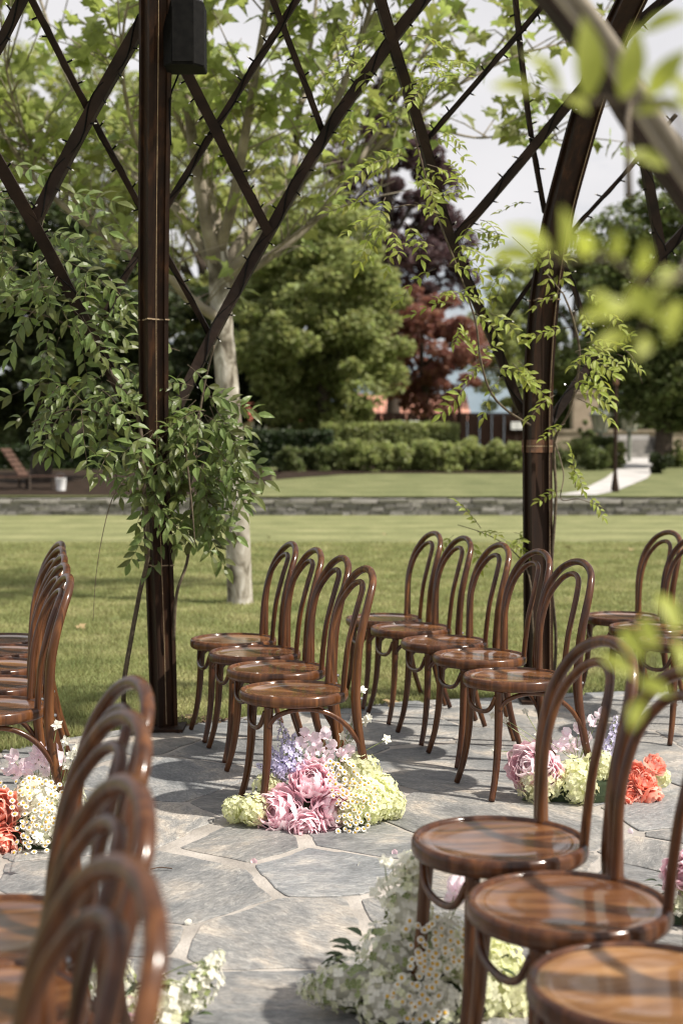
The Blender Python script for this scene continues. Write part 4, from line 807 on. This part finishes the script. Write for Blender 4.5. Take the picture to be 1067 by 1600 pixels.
# ================================================================== FLOWERS
def petal_mesh(name, mat, l, w_, bulge, cupu, ruf, seed, nu=4, nv=4):
    g = random.Random(seed); V = []; a = g.uniform(0, 6)
    for j in range(nv + 1):
        v = j / nv; ww = w_ * (math.sin(math.pi * min(1, .10 + .72 * v)) ** .75)
        for i in range(nu + 1):
            u = -1 + 2 * i / nu; e = v ** 3
            V.append((bulge * l * math.sin(math.pi * v * .88) - cupu * ww * u * u + ruf * l * e * math.sin(3.1 * u + a) * .6, u * ww, l * v * (1 - .10 * u * u * v) + ruf * l * e * math.sin(5.3 * u + a * 2)))
    n_ = nu + 1; return mesh_np(name, V, [(j * n_ + i, j * n_ + i + 1, (j + 1) * n_ + i + 1, (j + 1) * n_ + i) for j in range(nv) for i in range(nu)], [mat], True)
PET = {}
def petals(kind, mats):
    if kind not in PET: PET[kind] = [petal_mesh('petal', mats[s_ % len(mats)], 1, .52, .34, .50, .075, s_ * 3 + 1, 6, 5) for s_ in range(6)]
    return PET[kind]
def axis_mat(d):
    return Vector(d).normalized().to_track_quat('Z', 'Y').to_matrix().to_4x4()
def bloom(root, p, d, r, kind, mats, rings, name, label=None):
    b = MB(); b.lathe([(0, -.20), (.20, -.14), (.32, .06), (.34, .30), (.24, .48), (0, .56)], 10); me = b.mesh(name, mats[0], True); o = link(name, me, root); o.matrix_local = Matrix.Translation(p) @ axis_mat(d) @ Matrix.Scale(r, 4)
    ps = petals(kind, mats); g = random.Random(int(abs(p.x * 7919 + p.z * 104729)) + 3); k = 0
    for n_, tilt, sc, ws in rings:
        off = g.uniform(0, 6.28)
        for i in range(n_):
            ph = off + 2 * math.pi * i / n_ + g.uniform(-.25, .25); t = R(tilt + g.uniform(-9, 9)); s_ = sc * g.uniform(.88, 1.12)
            m = Matrix.Rotation(ph, 4, 'Z') @ Matrix.Translation((.06, 0, 0)) @ Matrix.Rotation(t, 4, 'Y') @ Matrix.Rotation(g.uniform(-.2, .2), 4, 'Z') @ Matrix.Diagonal((s_, s_ * ws, s_, 1))
            q = link('petal', g.choice(ps), o); q.matrix_local = m; k += 1
    if label: o['label'] = label
    return o
PEO = [(7, 80, .86, 1.15), (8, 62, .92, 1.05), (8, 46, .93, .95), (9, 32, .92, .85), (8, 20, .90, .75), (8, 10, .86, .66), (5, 2, .80, .6)]
ROS = [(6, 62, .9, 1.15), (6, 44, .9, 1.1), (6, 28, .85, .95), (6, 16, .78, .8), (5, 6, .7, .6)]
def floret(b, p, nrm, r, np_, m=0, cup=.25, spin=0.0, wd=.42):
    q = axis_mat(nrm).to_3x3(); V = []; Fc = []
    V.append(p)
    for k in range(np_):
        a = spin + 2 * math.pi * k / np_; dx = Vector((math.cos(a), math.sin(a), 0)); dy = Vector((-math.sin(a), math.cos(a), 0))
        i = len(V); V += [p + q @ (dx * r * .55 + dy * r * wd + Vector((0, 0, cup * r * .5))), p + q @ (dx * r + Vector((0, 0, cup * r))), p + q @ (dx * r * .55 - dy * r * wd + Vector((0, 0, cup * r * .5)))]; Fc.append((0, i, i + 1, i + 2))
    b.add(V, Fc, m)
def hydrangea(root, p, r, mats, n=95, seed=0, name='hydrangea', sc=(1, 1, 1), fr=.24, axis=None):
    g = random.Random(seed); b = MB(); mq = axis_mat(axis).to_3x3() if axis is not None else Matrix.Identity(3)
    for i in range(n):
        z = 1 - 2 * (i + .5) / n; a = i * 2.39996 + g.uniform(-.2, .2); s_ = math.sqrt(max(0, 1 - z * z)); d = Vector((math.cos(a) * s_, math.sin(a) * s_, z)); k = g.uniform(.80, 1.0)
        q = mq @ Vector((d.x * r * k * sc[0], d.y * r * k * sc[1], d.z * r * k * sc[2])); nn = (mq @ d + Vector((g.uniform(-.35, .35), g.uniform(-.35, .35), g.uniform(-.2, .4)))).normalized()
        floret(b, q, nn, r * fr * g.uniform(.8, 1.2), 4, (0 if g.random() < .8 else len(mats) - 1) if len(mats) < 3 else g.choices((0, 1, 2), (55, 25, 20))[0], g.uniform(.05, .4), g.uniform(0, 3), .46)
    b.lathe([(0, -.7 * r), (.5 * r, -.45 * r), (.68 * r, 0), (.5 * r, .45 * r), (0, .7 * r)], 8, (0, 0, 0), 0, mq @ Matrix.Diagonal(sc))
    o = b.build(name, mats, root); o.location = p; return o
db = MB()
for k in range(11):
    a = 2 * math.pi * k / 11; dx = Vector((math.cos(a), math.sin(a), 0)); dy = Vector((-math.sin(a), math.cos(a), 0)); db.add([dx * .3, dx * .75 + dy * .2 + Vector((0, 0, .02)), dx * 1.0 + Vector((0, 0, -.06)), dx * .75 - dy * .2 + Vector((0, 0, .02))], [(0, 1, 2, 3)], 0)
db.lathe([(.40, -.05), (.38, .12), (.25, .26), (0, .32)], 8, (0, 0, 0), 1); db.tube([(0, 0, 0), (.1, 0, -1.2), (.15, .1, -3.2)], .07, 4, 2)
daisy_me = db.mesh('daisy', [M['daisyw'], M['daisyy'], M['stemg']])
def daisies(root, pts_, g, r=.0115):
    O = Vector(root.location)
    for px, py, Y in pts_:
        o = link('daisy', daisy_me, root); d = Vector((g.uniform(-.6, .6), -.75 + g.uniform(-.3, .3), .75 + g.uniform(-.4, .3))); o.matrix_local = Matrix.Translation(at(px, py, Y) - O) @ axis_mat(d) @ Matrix.Scale(r * g.uniform(.8, 1.15), 4)
def poly_pts(poly, n, Yf, g):
    xs_ = [p[0] for p in poly]; ys = [p[1] for p in poly]; o = []
    tr_ = 0
    while len(o) < n and tr_ < 20000:
        tr_ += 1; x = g.uniform(min(xs_), max(xs_)); y = g.uniform(min(ys), max(ys)); ins = False
        for i in range(len(poly)):
            a = poly[i]; c_ = poly[i - 1]
            if (a[1] > y) != (c_[1] > y) and x < (c_[0] - a[0]) * (y - a[1]) / (c_[1] - a[1]) + a[0]: ins = not ins
        if ins and all((x - q[0]) ** 2 + (y - q[1]) ** 2 > 45 for q in o): o.append((x, y, Yf(x, y)))
    return o
def spike(root, a, c_, r, mats, n, g, name, fr=.017, np_=5):
    b = MB(); a = Vector(a); c_ = Vector(c_); O = Vector(root.location); t = (c_ - a); td = t.normalized(); u = td.orthogonal().normalized(); v = td.cross(u); b.tube([a - O, (a + c_) / 2 - O, c_ - O], [.003, .0025, .0015], 5, len(mats))
    for i in range(n):
        s_ = i / (n - 1); q = i * 2.4; rr = r * (1 - .75 * s_ ** 1.4); d = u * math.cos(q) + v * math.sin(q); p = a + t * s_ + d * rr * g.uniform(.5, 1) - O; floret(b, p, (d + td * .35), fr * (1 - .55 * s_) * g.uniform(.85, 1.2), np_, g.randrange(len(mats)), g.uniform(.1, .5), q, .36)
        b.tube([a + t * s_ * .97 - O, p], .0012, 3, len(mats))
    return b.build(name, list(mats) + [M['stemg']], root)
def sweet_pea(root, p, base, g, s=.026, mat='pea'):
    O = Vector(root.location); b = MB(); p = Vector(p) - O; q0 = Vector(base) - O; d = Vector((g.uniform(-.7, .7), -.8, g.uniform(0, .7))).normalized(); m3 = axis_mat(d).to_3x3()
    for k, (ang, ln, wd) in enumerate(((90, 1.0, 1.0), (20, .75, .6), (160, .75, .6), (270, .55, .6))):
        a = R(ang + g.uniform(-20, 20)); V = []
        for j in range(4):
            vv = j / 3; ww = wd * math.sin(math.pi * (.15 + .65 * vv)) * .62
            for i in range(5): u = -1 + .5 * i; V.append(p + m3 @ (Matrix.Rotation(a, 3, 'Z') @ Vector((ln * vv, ww * u, .35 * vv * vv + .18 * math.sin(u * 3 + k) * vv - .15 * u * u)) * s))
        b.add(V, [(j * 5 + i, j * 5 + i + 1, (j + 1) * 5 + i + 1, (j + 1) * 5 + i) for j in range(3) for i in range(4)], 0)
    b.tube(catmull([p, (p + q0) / 2 + Vector((g.uniform(-.01, .01), 0, .01)), q0], 3), .0013, 4, 1); return b.build('sweet_pea', [M[mat], M['stemg']], root, True)
def white_flower(root, p, base, g, r=.022):
    O = Vector(root.location); b = MB(); p = Vector(p) - O; q0 = Vector(base) - O; floret(b, p, Vector((g.uniform(-.6, .6), -.7, g.uniform(0, .8))), r, 5, 0, .1, g.uniform(0, 1), .34); floret(b, p + Vector((0, -.002, .002)), Vector((g.uniform(-.6, .6), -.7, g.uniform(0, .8))), r * .7, 4, 0, .5, g.uniform(0, 1), .34)
    b.tube(catmull([p, (p * .5 + q0 * .5) + Vector((g.uniform(-.02, .02), 0, .012)), q0], 4), .0014, 4, 1); return b.build('white_flower', [M['white_f'], M['stemg']], root)
def base_lump(root, rx, ry, rz, c=(0, 0, 0)):
    b = MB(); b.lathe([(1, -.02), (1.0, .25), (.8, .65), (.45, .92), (0, 1.0)], 14, c, 0, Matrix.Diagonal((rx * .78, ry * .7, rz * .72))); b.build('base', M['foam'], root)
def greens(root, n, rx, ry, z, g, l=.06):
    b = MB()
    for i in range(n * 2):
        a = g.uniform(-.35, 3.5); p = Vector((rx * .8 * math.cos(a), ry * .8 * math.sin(a), z * g.uniform(.1, 1))); d = Vector((math.cos(a), math.sin(a), g.uniform(-.1, .7))).normalized(); s_ = d.cross(Vector((0, 0, 1))).normalized(); ll = l * g.uniform(.6, 1.1); w_ = ll * .22; u = s_.cross(d); V = []
        for t, k in ((0, .1), (.25, .8), (.5, 1), (.75, .7), (1, .05)): c = p + d * ll * t - Vector((0, 0, ll * .35 * t * t)); V += [c + s_ * w_ * k + u * w_ * k * .3, c, c - s_ * w_ * k + u * w_ * k * .3]
        b.add(V, [(3 * i_ + j, 3 * i_ + j + 1, 3 * i_ + j + 4, 3 * i_ + j + 3) for i_ in range(4) for j in range(2)])
    tag(b.build('leaves', M['fleaf'], root, True), kind='stuff')
LOW = .018
# --- centre arrangement
g = random.Random(21)
c0 = onz(492, 1288); A = empty('flower_arrangement', (c0.x, c0.y, LOW)); O = Vector(A.location); Y0 = c0.y
base_lump(A, .24, .13, .13); greens(A, 26, .22, .12, .12, g)
for px, py, Y, r, d, pale in ((488, 1218, Y0 - .03, .100, (-.0, -.75, .65), 1), (430, 1268, Y0 - .09, .112, (-.4, -.85, .35), 0), (479, 1300, Y0 - .16, .086, (.05, -.95, .15), 0), (524, 1266, Y0 - .10, .096, (.35, -.9, .2), 0)):
    D_ = Vector(d).normalized(); bloom(A, at(px, py, Y) - D_ * r * .55 - O, d, r, 'peony', [M['peony'], M['peony2'], M['peony']], PEO, 'peony')
for i, (px, py, dy, r) in enumerate(((368, 1290, -.02, .052), (397, 1284, -.06, .062), (421, 1230, .04, .062), (562, 1208, .06, .082), (574, 1262, -.02, .092), (610, 1270, .03, .060), (590, 1236, .05, .075), (545, 1295, -.08, .055))):
    q = at(px, py, Y0 + dy) - O; q.z = max(q.z, r * .82); hydrangea(A, q, r, [M['hyd'], M['cream_f'] if i in (3, 5) else M['hyd']], 110, i + 5)
daisies(A, poly_pts([(505, 1188), (545, 1185), (565, 1205), (590, 1235), (585, 1262), (572, 1300), (580, 1318), (530, 1330), (528, 1290), (520, 1240), (512, 1215)], 88, lambda x, y: Y0 - .125 - .05 * max(0, min(1, (y - 1190) / 130)), g), g)
for a, c_, r in (((455, 1210), (436, 1122), .036), ((448, 1210), (402, 1196), .028), ((465, 1210), (460, 1148), .036), ((442, 1205), (416, 1162), .030), ((450, 1205), (446, 1140), .034)): spike(A, at(*a, Y0 + .02), at(*c_, Y0 + .05), r, [M['lilac']], 42, g, 'delphinium')
for px, py in ((470, 1165), (484, 1180), (498, 1172), (508, 1150), (520, 1168), (534, 1182), (478, 1150), (545, 1176), (512, 1186), (492, 1158)): sweet_pea(A, at(px, py, Y0 + .04), O + Vector((.0, .04, .12)), g, .034)
for px, py in ((566, 1078), (570, 1128), (552, 1124), (549, 1140), (543, 1165), (604, 1155), (575, 1122), (535, 1150)): white_flower(A, at(px, py, Y0 + .06), O + Vector((.05, .06, .12)), g)
tag(A, 'low flower arrangement with full pink peonies, daisies and lime hydrangea on the paving', 'flowers')
# --- right arrangement
c0 = onz(905, 1252); A = empty('flower_arrangement', (c0.x, c0.y, LOW)); O = Vector(A.location); Y0 = c0.y
base_lump(A, .24, .13, .13); greens(A, 22, .24, .12, .1, g)
for px, py, dy, r, d in ((826, 1197, -.05, .110, (-.4, -.85, .35)), (852, 1208, -.06, .09, (.1, -.9, .3))):
    D_ = Vector(d).normalized(); bloom(A, at(px, py, Y0 + dy) - D_ * r * .5 - O, d, r, 'peony', [M['peony']], PEO, 'peony')
for px, py, dy, r, d in ((1010, 1220, -.05, .060, (.3, -.7, .6)), (990, 1208, -.02, .058, (-.1, -.9, .4)), (968, 1262, -.10, .055, (-.3, -1, .1)), (1020, 1250, -.06, .060, (.5, -.5, -.4)), (1025, 1192, .0, .055, (.5, -.6, .6)), (985, 1240, -.06, .052, (.0, -1, .2)), (1000, 1255, -.07, .05, (.2, -1, -.1))):
    D_ = Vector(d).normalized(); bloom(A, at(px, py, Y0 + dy) - D_ * r * .5 - O, d, r, 'coral', [M['coral'], M['coral2'], M['coral2']], ROS, 'rose')
for i, (px, py, dy, r) in enumerate(((840, 1245, -.05, .080), (900, 1215, .0, .085), (905, 1250, -.08, .07), (935, 1200, .02, .075), (865, 1225, -.02, .065), (1030, 1215, .06, .045))):
    q = at(px, py, Y0 + dy) - O; q.z = max(q.z, r * .82); hydrangea(A, q, r, [M['hyd'], M['cream_f']], 100, i + 25)
for a, c_, r in (((940, 1205), (975, 1115), .032), ((948, 1190), (962, 1120), .03), ((935, 1190), (940, 1140), .03)): spike(A, at(*a, Y0 + .05), at(*c_, Y0 + .09), r, [M['lilac']], 42, g, 'delphinium')
for px, py in ((885, 1150), (900, 1165), (905, 1140), (893, 1175), (925, 1130), (938, 1118), (880, 1165), (915, 1155), (850, 1155), (870, 1170)): sweet_pea(A, at(px, py, Y0 + .05), O + Vector((.0, .04, .12)), g, .034)
for px, py in ((770, 1118), (820, 1112), (772, 1172), (800, 1180), (840, 1148), (790, 1125), (822, 1175)): white_flower(A, at(px, py, Y0 + .02), O + Vector((-.08, .0, .12)), g, .018)
tag(A, 'flower arrangement with lime hydrangea, lilac delphinium and coral roses on the paving', 'flowers')
# --- left arrangement
c0 = onz(60, 1322); A = empty('flower_arrangement', (c0.x, c0.y, LOW)); O = Vector(A.location); Y0 = c0.y
base_lump(A, .27, .14, .15); greens(A, 24, .24, .12, .12, g)
for px, py, dy, r, d in ((-8, 1270, -.08, .105, (.3, -.9, .3)), (2, 1325, -.12, .09, (.2, -1, .0))):
    D_ = Vector(d).normalized(); bloom(A, at(px, py, Y0 + dy) - D_ * r * .5 - O, d, r, 'coral', [M['coral'], M['coral2'], M['coral2']], PEO, 'peony', 'coral red peony')
for i, (px, py, dy, r) in enumerate(((60, 1245, .02, .085), (100, 1260, .03, .09), (70, 1290, -.05, .08), (125, 1290, .02, .07))):
    hydrangea(A, at(px, py, Y0 + dy) - O, r, [M['white_f'], M['cream_f']], 110, i + 45)
daisies(A, poly_pts([(0, 1222), (60, 1212), (110, 1232), (112, 1280), (85, 1300), (72, 1345), (55, 1368), (15, 1350), (25, 1290), (18, 1255)], 92, lambda x, y: Y0 - .10 - .06 * max(0, min(1, (y - 1220) / 130)), g), g)
for px, py in ((20, 1185), (40, 1200), (28, 1210), (55, 1185), (70, 1190), (62, 1175), (85, 1175), (92, 1190), (45, 1215), (75, 1205), (15, 1205), (52, 1198)): sweet_pea(A, at(px, py, Y0 + .02), O + Vector((.0, .04, .14)), g, .036)
for px, py in ((90, 1133), (103, 1158), (112, 1180), (126, 1178), (105, 1195), (60, 1308), (120, 1170)): white_flower(A, at(px, py, Y0 - .02 if py < 1300 else Y0 - .4), O + Vector((.05, .0, .12)), g, .024)
tag(A, 'flower arrangement thick with small daisies, pale sweet peas and coral peonies', 'flowers')
# --- front arrangement under the glossy chairs
c0 = onz(660, 1590); A = empty('flower_arrangement', (c0.x, c0.y + .04, LOW)); O = Vector(A.location); Y0 = O.y
base_lump(A, .26, .15, .18); greens(A, 30, .24, .13, .15, g)
WM = [M['white_f'], M['cream_f'], M['stemg']]
for i, (px, py, dy, r, sc, ax) in enumerate(((560, 1535, -.05, .085, (.8, .8, 1.5), (-1, -.1, -.05)), (620, 1500, -.02, .09, (1, 1, 1.2), (-.6, 0, .6)), (640, 1430, .0, .075, (.8, .8, 1.6), (-.15, 0, 1)), (690, 1480, -.02, .085, (1, 1, 1), (0, 0, 1)), (610, 1565, -.1, .08, (1, 1, 1.2), (-1, 0, 0)), (680, 1560, -.06, .09, (1, 1, 1), (0, 0, 1)), (505, 1545, -.05, .05, (.8, .8, 1.4), (-1, 0, 0)), (650, 1380, .02, .055, (.7, .7, 1.6), (-.1, 0, 1)))):
    hydrangea(A, at(px, py, Y0 + dy) - O, r, WM, 170, i + 65, 'panicle', sc, .17, ax)
for i, (px, py, dy, r) in enumerate(((740, 1545, .0, .10), (800, 1560, .02, .09), (770, 1500, .06, .08))): hydrangea(A, at(px, py, Y0 + dy) - O, r, [M['hyd'], M['cream_f']], 120, i + 85)
for px, py in ((612, 1350), (600, 1345), (625, 1362), (595, 1380), (610, 1375), (640, 1350), (585, 1395), (655, 1345), (630, 1340), (600, 1410)): white_flower(A, at(px, py, Y0 + .0), O + Vector((-.02, .0, .16)), g, .02)
for px, py in ((712, 1390), (720, 1402), (708, 1410), (725, 1388)): sweet_pea(A, at(px, py, Y0 + .1), O + Vector((.06, .05, .16)), g, .034)
daisies(A, poly_pts([(630, 1440), (700, 1430), (730, 1450), (725, 1500), (680, 1540), (700, 1590), (640, 1598), (600, 1560), (640, 1510)], 75, lambda x, y: Y0 - .125 - .04 * max(0, min(1, (y - 1430) / 150)), g), g)
tag(A, 'frothy white flower arrangement with daisies at the feet of the glossy chairs', 'flowers')
# --- white spray lower left
c0 = onz(235, 1615); A = empty('flower_arrangement', (c0.x, c0.y, LOW)); O = Vector(A.location); Y0 = O.y
base_lump(A, .16, .12, .12, (-.06, .04, 0)); greens(A, 16, .14, .1, .1, g)
for i, (px, py, dy, r, sc, ax) in enumerate(((290, 1560, 0, .06, (.75, .75, 1.9), (.7, 0, .55)), (245, 1580, -.02, .075, (1, 1, 1.2), (.6, 0, .5)), (325, 1515, .02, .035, (.7, .7, 1.7), (.55, 0, .7)), (160, 1535, .06, .08, (1, 1, 1), (0, 0, 1)), (215, 1600, -.05, .07, (1, 1, 1), (0, 0, 1)))):
    hydrangea(A, at(px, py, Y0 + dy) - O, r, WM, 120, i + 105, 'panicle', sc, .22, ax)
D_ = Vector((.3, -.8, .5)).normalized(); bloom(A, at(205, 1605, Y0 - .1) - D_ * .04 - O, D_, .07, 'peony', [M['peony']], PEO, 'peony')
for px, py in ((300, 1540), (330, 1500), (270, 1555), (310, 1570), (255, 1560)): white_flower(A, at(px, py, Y0 - .05), O + Vector((.0, .0, .1)), g, .018)
tag(A, 'white blossom spray lying on the paving below the blurred chair backs', 'flowers')
# --- pink blooms behind the glossy chairs at the side
c0 = onz(1085, 1440); A = empty('flower_arrangement', (c0.x, c0.y, LOW)); O = Vector(A.location); Y0 = O.y
base_lump(A, .17, .13, .12); greens(A, 14, .15, .1, .1, g)
for px, py, dy, r, d in ((1068, 1368, -.04, .08, (-.5, -.8, .3)), (1110, 1350, -.02, .085, (.1, -.8, .5))):
    D_ = Vector(d).normalized(); bloom(A, at(px, py, Y0 + dy) - D_ * r * .5 - O, d, r, 'peony', [M['peony']], PEO, 'peony')
for i, (px, py, dy, r) in enumerate(((1066, 1410, -.03, .06), (1110, 1405, -.06, .08))): hydrangea(A, at(px, py, Y0 + dy) - O, r, WM, 100, i + 125, 'hydrangea')
tag(A, 'small arrangement of pink peonies over white hydrangea beside the glossy chair backs', 'flowers')

# petals and a twig dropped on the paving
pm_ = [petal_mesh('fallen_petal', M[k], .022, .5 * .022, .25, .3, .08, i + 40, 4, 3) for i, k in enumerate(('peony', 'white_f', 'pea'))]
g = random.Random(77)
for px, py, k in ((392, 1345, 0), (560, 1352, 1), (980, 1298, 2), (300, 1440, 1), (612, 1332, 0)):
    p = onz(px, py, .018); o = link('fallen_petal', pm_[k]); o.location = (p.x, p.y, .0185); o.rotation_euler = (R(90) + g.uniform(-.2, .2), g.uniform(-.2, .2), g.uniform(0, 6)); tag(o, ('dropped pink peony petal lying on the flagstones', 'dropped white petal lying on the flagstones', 'dropped pale sweet pea petal lying on the flagstones')[k], 'petal', 'dropped petals on the paving')
b = MB(); p = onz(250, 1358, .02); b.tube(catmull([(-.03, 0, 0), (0, .01, .003), (.04, .004, .001)], 4), .002, 5); o = b.build('twig', M['chip'], None); o.location = p; tag(o, 'short reddish twig lying on the flagstones', 'twig')
